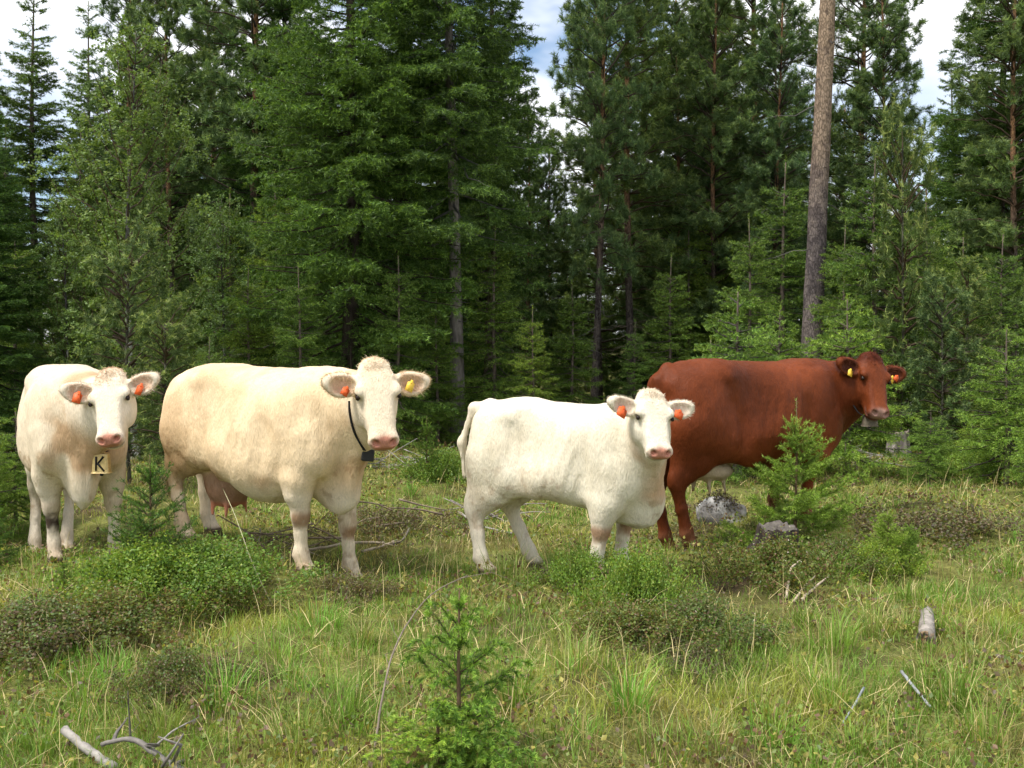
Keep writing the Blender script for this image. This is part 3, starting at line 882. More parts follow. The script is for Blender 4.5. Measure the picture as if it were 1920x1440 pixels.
def coat_pale(base, white, tan, seed, neck_tan=0.0, knee=0.6, chest_tan=0.0, face_white=0.6, mud=None, body_tan=0.0):
    base, white, tan = map(np.asarray, (base, white, tan))
    def fn(i):
        X = i['X']; S = i['S']; n = len(X)
        nz = fbm(X + seed, 3.0, 3); nz2 = 0.6 * fbm(X + seed + 5, 9.0, 2) + 0.4 * fbm(X + seed + 8, 32.0, 2); nz3 = fbm(X + seed + 2, 24.0, 2)
        c = np.tile(base, (n, 1)).astype(float)
        def bl(m, k):
            nonlocal c
            m = np.clip(m, 0, 1)[:, None]; c = c * (1 - m) + k[None] * m
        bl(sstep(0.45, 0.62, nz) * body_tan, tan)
        x, y, z = X[:, 0] / S, X[:, 1] / S, (X[:, 2] - i['g']) / S
        # paler legs and belly line
        bl(sstep(0.66, 0.50, z) * 0.75, white)
        # lower barrel and rump: soiling, plus underside shade painted into the coat
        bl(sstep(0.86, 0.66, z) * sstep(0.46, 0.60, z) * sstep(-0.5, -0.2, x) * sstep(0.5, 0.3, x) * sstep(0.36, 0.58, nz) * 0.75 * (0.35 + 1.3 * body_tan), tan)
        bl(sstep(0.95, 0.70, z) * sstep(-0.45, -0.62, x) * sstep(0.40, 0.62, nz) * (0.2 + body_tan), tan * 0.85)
        # splashes of dried mud and dung on the haunches, belly and shins
        bl(sstep(0.60, 0.67, nz3) * sstep(0.45, 0.58, nz) * sstep(1.05, 0.75, z) * 0.45, tan * np.array([0.6, 0.55, 0.5]))
        c = c * (0.955 + 0.09 * nz3[:, None])
        # neck and chest
        fr = sstep(0.60, 0.80, x) * (1 - i['hsoft'])
        bl(fr * neck_tan * sstep(0.38, 0.56, nz) * sstep(0.62, 0.75, z), tan)
        bl(i['hsoft'] * face_white, white)
        # dark hair on the poll
        t_, yy, zz = i['hl'].T
        bl(i['is_head'] * sstep(0.16, 0.02, t_) * (np.abs(yy) < 0.13) * 0.35 * sstep(0.3, 0.6, nz2), tan)
        for k_, f in i['feet'].items():
            near = np.hypot(X[:, 0] - f[0], X[:, 1] - f[1]) < 0.16 * S
            zz_ = (X[:, 2] - f[2]) / S
            if k_[1] == 'F':
                fwd = sstep(-0.045, 0.02, (X[:, 0] - f[0]) + 0.12 * (nz2 - 0.5)); rag = np.exp(-((zz_ - 0.375 + 0.10 * (nz - 0.5)) / 0.062) ** 4)
                bl(near * rag * fwd * knee * sstep(0.28, 0.48, nz2 + 0.08), tan * np.array([0.62, 0.50, 0.42]))
            bl(near * sstep(0.20, 0.06, zz_) * 0.5 * sstep(0.3, 0.6, nz2), tan * np.array([0.75, 0.75, 0.75]))
            if mud and mud == k_:
                bl(near * np.exp(-((zz_ - 0.28 + 0.16 * (nz2 - 0.5)) / 0.062) ** 4) * sstep(-0.05, -0.01, X[:, 0] - f[0] + 0.1 * (nz - 0.5)) * sstep(0.25, 0.42, nz2 + 0.08), np.array([0.055, 0.038, 0.026]))
        if i['ud']:
            du = np.linalg.norm((X - i['udc']) / np.array([0.20, 0.18, 0.26]) / S, axis=1)
            bl(sstep(1.08, 0.92, du) * (X[:, 2] < i['udc'][2] + 0.10 * S), np.array([0.36, 0.205, 0.135]))
            bl((np.hypot(X[:, 0] - i['udc'][0], X[:, 1] - i['udc'][1]) < 0.20 * S) * (X[:, 2] > i['udc'][2] - 0.45 * S) * sstep(i['udc'][2] - 0.13 * S, i['udc'][2] - 0.17 * S, X[:, 2]), np.array([0.50, 0.20, 0.125]))
        return c
    return fn

def coat_red(base, seed):
    base = np.asarray(base)
    def fn(i):
        X = i['X']; S = i['S']; n = len(X)
        nz = fbm(X + seed, 2.4, 3); nz2 = fbm(X + seed + 3, 8.0, 2)
        c = base[None] * (0.55 + 0.95 * nz[:, None]) * (0.80 + 0.40 * fbm(X + 4, 26.0, 2)[:, None])
        def bl(m, k):
            nonlocal c
            m = np.clip(m, 0, 1)[:, None]; c = c * (1 - m) + np.asarray(k)[None] * m
        x, y, z = X[:, 0] / S, X[:, 1] / S, (X[:, 2] - i['g']) / S
        t_, yy, zz = i['hl'].T
        bl(i['is_head'] * sstep(0.10, 0.02, t_) * (np.abs(yy) < 0.12) * 0.8, base * np.array([0.5, 0.4, 0.5]))
        bl(i['is_head'] * sstep(0.2, 0.4, t_) * (np.abs(yy) < 0.05) * (zz > 0) * 0.6, base * np.array([1.5, 1.6, 1.6]))
        bl((~i['is_head']) * sstep(0.55, 0.8, x) * 0.5, base * np.array([0.5, 0.45, 0.5]))
        if i['ud']:
            du = np.linalg.norm((X - i['udc']) / np.array([0.21, 0.19, 0.24]) / S, axis=1)
            bl(sstep(1.2, 1.0, du) * (X[:, 2] < i['udc'][2] + 0.16 * S) * 0.9, np.array([0.50, 0.40, 0.28]))
            bl(sstep(1.1, 0.9, du) * sstep(i['udc'][2] - 0.12 * S, i['udc'][2] - 0.16 * S, X[:, 2]), np.array([0.50, 0.22, 0.14]))
        for k_, f in i['feet'].items():
            near = np.hypot(X[:, 0] - f[0], X[:, 1] - f[1]) < 0.16 * S
            bl(near * sstep(0.22, 0.08, X[:, 2] - f[2]) * 0.45, np.array([0.30, 0.15, 0.09]))
        return c
    return fn

def mid_feet(k):
    return np.mean([p for p in FEET[k].values()], axis=0)

def cow_center(k, heading, fx=0.0, fy=0.0, z=0.0):
    m = mid_feet(k)
    return np.array([m[0] + fx * math.cos(heading) - fy * math.sin(heading), m[1] + fx * math.sin(heading) + fy * math.cos(heading), z])

COWS = {}
hA = math.radians(-62)
COWS['A'] = build_cow(dict(key='A', H=1.47, heading=hA, center=cow_center('A', hA, 0.08, 0.03, -0.06), long=0.95, fat=0.97, belly=-0.03, leg=1.1, seed=11,
    poll=at(205, 702, 7.62), muzzle=at(204, 830, 7.34), yaw=math.radians(-3), hw=1.02, earR=(-0.02, 0.55), earL=(0.05, 0.15),
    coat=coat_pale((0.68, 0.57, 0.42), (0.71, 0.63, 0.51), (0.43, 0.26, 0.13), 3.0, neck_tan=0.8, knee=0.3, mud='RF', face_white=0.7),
    coat_base=np.array([0.68, 0.57, 0.43]), tail=[(-0.84, 0, 1.30), (-0.91, 0, 1.20), (-0.94, 0, 0.95), (-0.93, 0, 0.7)], brisket=1, curls=3600,
    tuftcol=np.array([1.2, 1.12, 1.04]),
    tags=[('R', 0.58, -0.015, 0.056, 0.07, m_tag_orange, 0.25), ('L', 0.52, -0.018, 0.045, 0.068, m_tag_orange, -0.55)],
    label='white cow facing the camera with a brass bell marked K under its chin'))
hB = math.radians(-35)
COWS['B'] = build_cow(dict(key='B', H=1.45, heading=hB, center=cow_center('B', hB, 0.11, 0.0, -0.02), long=1.03, fat=0.99, belly=0.10, tuck=0.06, udder=1.5, leg=1.15, seed=12,
    poll=at(702, 684, 7.28), muzzle=at(722, 836, 7.04), yaw=math.radians(16), hw=1.02, tuftcol=1.35, earR=(-0.06, 0.25), earL=(-0.06, -0.02),
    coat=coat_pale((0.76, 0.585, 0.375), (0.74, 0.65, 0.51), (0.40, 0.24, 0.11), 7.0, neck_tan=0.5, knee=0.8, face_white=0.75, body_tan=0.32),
    coat_base=np.array([0.72, 0.54, 0.32]), tail=[(-0.84, 0, 1.33), (-0.91, -0.02, 1.22), (-0.94, -0.03, 0.95), (-0.99, 0.0, 0.72), (-1.06, 0.0, 0.60)], brisket=1.1,
    tags=[('R', 0.42, -0.025, 0.05, 0.055, m_tag_orange, 0.6), ('L', 0.55, 0.0, 0.05, 0.065, m_tag_yellow, -0.4)],
    label='large cream cow with a full udder and a black tracking collar', hairs=40000))
hC = math.radians(-31)
COWS['C'] = build_cow(dict(key='C', H=1.22, heading=hC, center=cow_center('C', hC, 0.07, 0.02, -0.02), long=0.88, tuck=0.055, brisket=0.35, fat=0.86, belly=-0.065, leg=1.2, seed=13,
    poll=at(1221, 740, 6.86), muzzle=at(1240, 854, 6.64), yaw=math.radians(17), hw=1.16, tuftcol=1.3, earR=(0.06, 0.2), earL=(0.12, -0.05), earlen=0.22,
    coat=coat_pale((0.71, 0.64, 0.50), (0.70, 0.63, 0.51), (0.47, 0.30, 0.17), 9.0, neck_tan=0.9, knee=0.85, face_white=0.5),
    coat_base=np.array([0.78, 0.69, 0.55]), tail=[(-0.82, 0, 1.37), (-0.98, -0.02, 1.34), (-1.09, -0.06, 1.05), (-1.06, -0.06, 0.76)],
    earcol=np.array([0.60, 0.36, 0.28]), earin=0.5, switch=False,
    tags=[('R', 0.60, -0.030, 0.062, 0.062, m_tag_orange, 0.35), ('L', 0.50, -0.022, 0.06, 0.052, m_tag_orange, -0.55)],
    label='smaller white heifer with orange ear tags standing in front of the red cow'))
hD = math.radians(31)
COWS['D'] = build_cow(dict(key='D', H=1.49, heading=hD, center=cow_center('D', hD, 0.14, -0.02, -0.03), long=1.02, fat=0.88, belly=-0.03, udder=0.5, leg=1.02, seed=14,
    poll=at(1636, 670, 9.25), muzzle=at(1652, 780, 9.0), yaw=math.radians(20), hw=1.02, earR=(0.04, 0.1), earL=(0.07, 0.0),
    coat=coat_red((0.138, 0.032, 0.009), 21.0), nose=np.array([0.36, 0.21, 0.17]), rim=np.array([0.07, 0.025, 0.015]),
    coat_base=np.array([0.12, 0.032, 0.013]), earcol=np.array([0.05, 0.016, 0.010]), earin=0.8, hoof=np.array([0.04, 0.03, 0.025]),
    tail=[(-0.82, 0, 1.36), (-0.91, -0.01, 1.26), (-0.95, -0.02, 1.05), (-0.96, -0.02, 0.85), (-0.96, 0.0, 0.66)],
    tags=[('R', 0.52, -0.035, 0.045, 0.055, m_tag_yellow, 0.2), ('L', 0.42, -0.03, 0.045, 0.055, m_tag_yellow, -0.5), ('L', 0.66, -0.02, 0.04, 0.05, m_tag_orange, -0.7)],
    mat=m_coat_red, label='red brown cow with yellow ear tags looking back at the camera'))
# ------------------------------------------------------------------ bells and collars worn by the cattle
from mathutils.bvhtree import BVHTree
def body_tree(k):
    i = COWS[k]
    W = i['X'] @ i['R'].T + i['c0']
    return BVHTree.FromPolygons([tuple(p) for p in W], [tuple(q) for q in i['F'].tolist()])
def hit(tree, u, v, lift=0.012):
    r = unit(ray(u, v)); h = tree.ray_cast(Vector((0, 0, CAM_H)), Vector(r))
    if h[0] is None: return None
    return np.array(h[0]) - r * lift

m_brass = plain_mat('worn_brass', (0.62, 0.46, 0.20), 0.38, 0.5, 0.55, 40, (0.7, 1.1))
m_dull = plain_mat('dull_grey_brass', (0.16, 0.13, 0.09), 0.6, 0.3, 0.2, 40, (0.6, 1.1))
m_black = plain_mat('black_plastic', (0.012, 0.012, 0.014), 0.45, 0.4)
m_strap = plain_mat('dark_collar_strap', (0.018, 0.017, 0.017), 0.9, 0.1)
m_mark = plain_mat('black_stamped_mark', (0.012, 0.01, 0.008), 0.7, 0.2)

def strap_mesh(name, pts, w=0.02, t=0.004, mat=None):
    """flat strap through pts, its broad side facing the camera"""
    pts = np.asarray(pts, float)
    ts = np.linspace(0, len(pts) - 1, 8 * (len(pts) - 1) + 1)
    q = np.stack([hermite(np.arange(len(pts)), pts[:, k], ts) for k in range(3)], -1)
    tg = np.gradient(q, axis=0); tg /= np.linalg.norm(tg, axis=1, keepdims=True)
    nrm = np.array([0, 0, CAM_H]) - q; nrm /= np.linalg.norm(nrm, axis=1, keepdims=True)
    sd = np.cross(tg, nrm); sd /= np.linalg.norm(sd, axis=1, keepdims=True); nrm = np.cross(sd, tg)
    n = len(q); v = np.concatenate([q + sd * a * w / 2 + nrm * b_ * t for a, b_ in ((-1, 0), (1, 0), (1, 1), (-1, 1))])
    f = []
    for i in range(n - 1):
        for k in range(4):
            a, b_ = k * n + i, ((k + 1) % 4) * n + i
            f.append([a, b_, b_ + 1, a + 1])
    f += [[0, n, 2 * n, 3 * n], [n - 1, 4 * n - 1, 3 * n - 1, 2 * n - 1]]
    return mesh_from(name, v, np.array(f), mat, False)

def bell(c, w, h, mark, label):
    """flat-sided sheet brass bell: c = centre of its crown"""
    root = empty('cowbell', c)
    prof = [(0.45, 0.0), (0.47, -0.04), (0.49, -0.5), (0.53, -0.94), (0.58, -1.0), (0.50, -1.0), (0.45, -0.5), (0.42, -0.06), (0.05, -0.05)]
    n = 28; a = np.linspace(0, 2 * math.pi, n, endpoint=False)
    cs, sn = np.cos(a), np.sin(a)
    sq = 1 / (np.abs(cs) ** 5 + np.abs(sn) ** 5) ** 0.2
    v = [[cs[j] * sq[j] * r * w, sn[j] * sq[j] * r * w * 0.62, z * h] for r, z in prof for j in range(n)]
    v.append([0, 0, 0.0]); top = len(v) - 1
    f = [[i * n + j, i * n + n + j, i * n + n + (j + 1) % n, i * n + (j + 1) % n] for i in range(len(prof) - 1) for j in range(n)]
    f += [[top, j, (j + 1) % n, (j + 1) % n] for j in range(n)]
    me = bpy.data.meshes.new('bell_body'); me.from_pydata([tuple(q) for q in v], [], [list(dict.fromkeys(q)) for q in f]); me.materials.append(m_brass if mark else m_dull)
    bd = link('bell_body', me, root)
    sp = Soup(); sp.tube([(0, 0, -0.1 * h), (0, 0, -1.12 * h)], 0.004, 6); sp.tube([(0, 0, -1.0 * h), (0, 0, -1.05 * h), (0, 0, -1.13 * h), (0, 0, -1.17 * h)], [0.007, 0.013, 0.013, 0.006], 8)
    link('clapper', sp.mesh('clapper', m_black), root)
    sp = Soup(); t = np.linspace(0, math.pi, 9)
    sp.tube(np.stack([np.cos(t) * w * 0.22, 0 * t, np.sin(t) * w * 0.25 - 0.004], -1), 0.005, 6)
    link('loop', sp.mesh('loop', m_brass, True), root)
    if mark:
        yf = -0.47 * w * 0.62 - 0.004
        sp = Soup()
        def bar(x0, z0, x1, z1, r0=0.008, r1=0.0065):
            yy = lambda z: -(0.49 + 0.04 * max(0, (-z - 0.5) / 0.44)) * w * 0.62 - 0.0012
            sp.tube([(x0 * w, yy(z0), z0 * h), ((x0 + x1) / 2 * w, yy((z0 + z1) / 2), (z0 + z1) / 2 * h), (x1 * w, yy(z1), z1 * h)], [r0, (r0 + r1) / 2, r1], 6)
        bar(-0.20, -0.12, -0.22, -0.86); bar(0.24, -0.12, -0.16, -0.54); bar(-0.12, -0.48, 0.28, -0.88)
        link('stamped_letter', sp.mesh('stamped_letter', m_mark), bd)
    tag(root, label, 'cowbell', 'cowbells')
    return root

_tA = body_tree('A'); _tB = body_tree('B'); _tD = body_tree('D')
# brass bell K on the front cow's chest
pA = hit(_tA, 190, 868, 0.0)
dA = (pA[1] if pA is not None else 7.6) - 0.10
bA = bell(at(190, 851, dA), 0.118, 0.135, True, 'brass bell marked K hanging below the muzzle of the front white cow')
_l = []
for (u, v) in ((150, 800), (160, 825), (172, 842)):
    q = hit(_tA, u, v, 0.006)
    _l.append(q if q is not None else at(u, v, dA + 0.1))
_r = []
for (u, v) in ((208, 846), (222, 825), (232, 800)):
    q = hit(_tA, u, v, 0.006)
    _r.append(q if q is not None else at(u, v, dA + 0.1))
_m = at(190, 849, dA + 0.01)
def rel(me, root):
    o = link('neck_strap', me, root); o.matrix_parent_inverse = root.matrix_world.inverted(); return o
bpy.context.view_layer.update()
s_ = strap_mesh('neck_strap', [q - bA.location for q in map(np.array, (at(176, 846, dA + 0.06), _m, at(204, 846, dA + 0.06)))], 0.022, 0.004, m_strap)
link('neck_strap', s_, bA)
# red cow's bell, half hidden by the chin
bD = bell(at(1631, 780, 9.16), 0.12, 0.085, False, 'dull bell under the chin of the red brown cow')
s_ = strap_mesh('neck_strap', [np.array(q) - np.array(bD.location) for q in (at(1600, 760, 9.2), at(1612, 776, 9.16), at(1632, 781, 9.13), at(1645, 770, 9.2))], 0.025, 0.004, m_strap)
link('neck_strap', s_, bD)
# cream cow's tracking collar
cB = at(690, 853, 6.95)
_h = hit(_tB, 690, 853, 0.0)
if _h is not None: cB = _h
root = empty('tracking_collar', cB)
bm_v = []
def rounded_box(sx, sy, sz, r=0.008):
    pr = []
    for (a, b_) in ((1, 1), (-1, 1), (-1, -1), (1, -1)):
        for t in (0, 45, 90):
            an = math.radians(t) + {(1, 1): 0, (-1, 1): math.pi / 2, (-1, -1): math.pi, (1, -1): 1.5 * math.pi}[(a, b_)]
            pr.append((a * (sx - r) + r * math.cos(an), b_ * (sz - r) + r * math.sin(an)))
    n = len(pr)
    v = []
    for (y, k) in ((-sy, 0.86), (-sy * 0.8, 1.0), (sy * 0.8, 1.0), (sy, 0.86)):
        v += [(x * k, y, z * k) for x, z in pr]
    f = [[i * n + j, i * n + (j + 1) % n, i * n + n + (j + 1) % n, i * n + n + j] for i in range(3) for j in range(n)]
    f += [list(range(n))[::-1], [3 * n + j for j in range(n)]]
    return v, f
v, f = rounded_box(0.042, 0.025, 0.040)
me = bpy.data.meshes.new('tracker_box'); me.from_pydata(v, [], f); me.materials.append(m_black)
o = link('tracker_box', me, root, (0, -0.02, 0)); o.rotation_euler = (0, 0.12, 0.3)
pts = []
for (u, v_) in ((654, 752), (655, 772), (660, 798), (668, 820), (681, 842)):
    q = hit(_tB, u, v_, 0.01)
    if q is not None: pts.append(q - cB)
pts.append(np.array([-0.01, -0.015, 0.02]))
link('strap', strap_mesh('strap', pts, 0.018, 0.005, m_strap), root)
pts = [np.array([0.03, -0.015, -0.01])]
for (u, v_) in ((711, 850), (711, 868), (708, 888), (700, 908), (692, 924)):
    q = hit(_tB, u, v_, 0.01)
    if q is not None: pts.append(q - cB)
if len(pts) > 2:
    link('strap', strap_mesh('strap', pts, 0.016, 0.005, m_strap), root)
tag(root, 'black tracking collar with square box on the neck of the cream cow', 'collar')
# ------------------------------------------------------------------ foliage builders
m_needle = foliage_mat('conifer_needles', 0.34, 0.5, 0.25)
m_leaf = foliage_mat('broad_leaves', 0.38, 0.45, 0.35)
m_bark = tint_mat('tree_bark', 0.92, 0.1, 14, (0.5, 1.35), 0.9, 0.03, (1, 1, 0.35))
m_pinebark, nt, out = new_mat('flaky_pine_bark')
b = principled(nt, out, 0.92, 0.1)
tc = nt.nodes.new('ShaderNodeTexCoord'); mp = nt.nodes.new('ShaderNodeMapping'); mp.inputs['Scale'].default_value = (1, 1, 0.42)
nt.links.new(tc.outputs['Object'], mp.inputs['Vector'])
nz = nt.nodes.new('ShaderNodeTexNoise'); nz.inputs['Scale'].default_value = 22; nz.inputs['Detail'].default_value = 6
nt.links.new(mp.outputs[0], nz.inputs['Vector'])
vo = nt.nodes.new('ShaderNodeTexVoronoi'); vo.feature = 'DISTANCE_TO_EDGE'; vo.inputs['Scale'].default_value = 25
vadd = nt.nodes.new('ShaderNodeVectorMath'); vadd.operation = 'MULTIPLY_ADD'; vadd.inputs[1].default_value = (0.08, 0.08, 0.08)
nt.links.new(nz.outputs['Color'], vadd.inputs[0]); nt.links.new(mp.outputs[0], vadd.inputs[2]); nt.links.new(vadd.outputs[0], vo.inputs['Vector'])
n2 = noise_node(nt, 5.0, 4, stretch=(1, 1, 0.6)); n3 = noise_node(nt, 40, 3)
crack = ramp(nt, vo.outputs['Distance'], [(0.0, 0.50), (0.14, 1.0)])
flake = ramp(nt, n2.outputs['Fac'], [(0.44, (0.62, 0.62, 0.66)), (0.52, (1.05, 1.05, 1.05))])
lich = ramp(nt, n3.outputs['Fac'], [(0.66, (1, 1, 1)), (0.70, (1.9, 2.1, 2.2))])
c = mix(nt, mix(nt, mix(nt, attr(nt), crack.outputs[0]), flake.outputs[0]), lich.outputs[0])
nt.links.new(c, b.inputs['Base Color'])
nt.links.new(bump(nt, crack.outputs[0], 0.9, 0.02), b.inputs['Normal'])
m_wood = tint_mat('weathered_wood', 0.85, 0.15, 30, (0.6, 1.25), 0.5, 0.006, (1, 1, 0.2))

SPRUCE = (np.array([0.085, 0.145, 0.032]), np.array([0.18, 0.27, 0.05]))
PINE = (np.array([0.105, 0.168, 0.062]), np.array([0.19, 0.265, 0.085]))

def needles(sp, A, B, rng, n, nl, nw, cols, new=0.3, fwd=0.7, rise=0.0, bright=1.0):
    """n needles on each shoot A->B; the outer share `new` of a shoot carries this year's paler needles"""
    m = len(A)
    if m == 0: return
    d = B - A; L = np.linalg.norm(d, axis=1, keepdims=True); d = d / (L + 1e-9)
    t = (np.arange(n)[None] + rng.random((m, n))) / n
    base = A[:, None] + (B - A)[:, None] * t[..., None]
    rad = rng.normal(0, 1, (m, n, 3)); rad[..., 2] += rise
    rad -= d[:, None] * (rad * d[:, None]).sum(-1, keepdims=True)
    rad /= np.linalg.norm(rad, axis=-1, keepdims=True) + 1e-9
    nd = d[:, None] * fwd + rad; nd /= np.linalg.norm(nd, axis=-1, keepdims=True)
    s = np.cross(nd, rng.normal(0, 1, (m, n, 3))); s /= np.linalg.norm(s, axis=-1, keepdims=True) + 1e-9
    ll = nl * rng.uniform(0.7, 1.25, (m, n, 1))
    T = np.stack([base - s * nw / 2, base + s * nw / 2, base + nd * ll], 2).reshape(-1, 3, 3)
    shoot = rng.uniform(0.75, 1.3, (m, 1, 1)); tone = rng.uniform(0.8, 1.2, (m, n, 1))
    isnew = (t > 1 - new * rng.uniform(0.3, 1.4, (m, 1)))[..., None]
    c = np.where(isnew, cols[1], cols[0]) * shoot * tone * bright
    sp.tris(T, c.reshape(-1, 3))

def curve_branch(o, az, el, L, up, n=7, rng=None, wob=0.03):
    t = np.linspace(0, 1, n)[:, None]
    h = np.array([math.cos(az), math.sin(az), 0])
    z = math.tan(el) * t - up * t * (1 - t) * 1.2 + up * 0.35 * t ** 3
    p = np.asarray(o) + L * (h * t + np.array([0, 0, 1.0]) * z)
    if rng is not None: p = p + rng.normal(0, wob * L, (n, 3)) * t * (1 - t) * 2
    return p

def along(P, t):
    n = len(P) - 1; x = np.clip(t * n, 0, n - 1e-6); i = x.astype(int); f = (x - i)[:, None]
    return P[i] * (1 - f) + P[i + 1] * f, (P[i + 1] - P[i]) / (np.linalg.norm(P[i + 1] - P[i], axis=1, keepdims=True) + 1e-9)

def trunk_mesh(name, H, r0, r1, rng, cols, sides=9, lean=(0, 0), rings=18, bend=0.02, flare=0.35, mat=None):
    t = np.linspace(0, 1, rings)
    p = np.stack([lean[0] * t * H + bend * np.sin(t * 5 + rng.uniform(0, 6)) * H * 0.3, lean[1] * t * H + bend * np.cos(t * 4 + rng.uniform(0, 6)) * H * 0.3, t * H - 0.15 * (t == 0)], -1)
    p[:, :2] -= p[0, :2]
    r = r0 + (r1 - r0) * t ** 0.9 + flare * r0 * np.exp(-t * H / (0.25 + r0))
    c = np.array([cols(tt * H) for tt in t])
    sp = Soup(); sp.tube(p, r, sides, c, True, 0.06, rng)
    return sp.mesh(name, mat or m_bark, True), p

def spruce_tree(name, H, R, seed, z0=0.3, per_m=11, nl=0.062, nw=0.0145, shoot_n=12, cols=SPRUCE, new=0.25, twig=0.085, trunk_r=None, low_bare=0.0, droop=0.5, barkcol=(0.16, 0.125, 0.10), power=0.85, dead=0):
    rng = np.random.default_rng(seed)
    root = empty(name)
    r0 = trunk_r or (0.012 * H + 0.01)
    bc = np.array(barkcol)
    tm, tp = trunk_mesh('trunk', H * 0.985, r0, 0.008, rng, lambda z: bc * (1 + 0.1 * math.sin(z * 3)))
    link('trunk', tm, root)
    sp = Soup()
    nb = int((H - z0) * per_m)
    hs_ = z0 + (H - z0) * (np.sort(rng.random(nb) * 0.35 + np.linspace(0, 0.65, nb)) )
    for i, h in enumerate(hs_):
        f = (h - z0) / (H - z0)
        L = R * ((1 - f) ** power) * rng.uniform(0.72, 1.12) + 0.10
        if f < low_bare: L *= rng.uniform(0.25, 0.8)
        az = i * 2.39996 + rng.normal(0, 0.35)
        el = (-0.38 + 1.0 * f ** 1.3) + rng.normal(0, 0.10)
        o = np.array([np.interp(h, tp[:, 2], tp[:, k]) for k in range(2)] + [h])
        P = curve_branch(o, az, el, L, droop * 0.35 * (1 - f), 7, rng)
        sp.tube(P, np.linspace(0.012 + 0.008 * L, 0.004, 7), 3, bc * 0.7, False)
        n = max(4, int(L / twig))
        t = np.clip(np.linspace(0.16, 0.98, n) + rng.normal(0, 0.02, n), 0.05, 1)
        b0, d0 = along(P, np.concatenate([t, t]))
        sg = np.concatenate([np.ones(n), -np.ones(n)])[:, None]
        side = np.cross(d0, [0, 0, 1.0]); side /= np.linalg.norm(side, axis=1, keepdims=True) + 1e-9
        tt = np.concatenate([t, t])[:, None]
        tl = (0.14 + 0.33 * L * (1 - tt) ** 0.8 * np.minimum(1, tt * 3.0)) * rng.uniform(0.6, 1.2, (2 * n, 1))
        tl = np.minimum(tl, 0.75)
        td = d0 * 0.75 + side * sg * rng.uniform(0.5, 1.0, (2 * n, 1)) + np.array([0, 0, -0.42]) * rng.uniform(0.2, 1.7, (2 * n, 1)) * (1 - 0.6 * f)
        td /= np.linalg.norm(td, axis=1, keepdims=True)
        e0 = b0 + td * tl
        A = [b0]; B = [e0]
        # side shoots on each twig, half of them hanging
        for k in range(4):
            w = rng.uniform(0.2, 0.85, (2 * n, 1)); keep = (tl[:, 0] > 0.16)
            s2 = np.cross(td, [0, 0, 1.0]) * rng.choice([-1, 1], (2 * n, 1))
            d2 = td * 0.7 + s2 * 0.7 + np.array([0, 0, -0.45]) * rng.uniform(0, 1.3, (2 * n, 1)); d2 /= np.linalg.norm(d2, axis=1, keepdims=True)
            a = b0 + td * tl * w
            A.append(a[keep]); B.append((a + d2 * tl * rng.uniform(0.3, 0.6, (2 * n, 1)))[keep])
        A.append(P[3:6]); B.append(P[4:7])
        A = np.concatenate(A); B = np.concatenate(B)
        needles(sp, A, B, rng, shoot_n, nl, nw, cols, new, 0.75, 0.25, rng.uniform(0.8, 1.2))
    # leader
    A = np.array([[tp[-1, 0], tp[-1, 1], H * 0.93]]); B = np.array([[tp[-1, 0], tp[-1, 1], H * 1.01]])
    needles(sp, A, B, rng, 60, nl, nw, cols, 0.6)
    for k in range(dead):
        h = rng.uniform(0.25, z0); az = rng.uniform(0, 6.28); L = rng.uniform(0.3, 0.9)
        P = curve_branch([0, 0, h], az, rng.uniform(-0.3, 0.3), L, 0.2, 5, rng, 0.08)
        sp.tube(P, np.linspace(0.010, 0.003, 5), 3, (0.16, 0.145, 0.13), False)
    link('crown', sp.mesh('crown', m_needle), root)
    return root

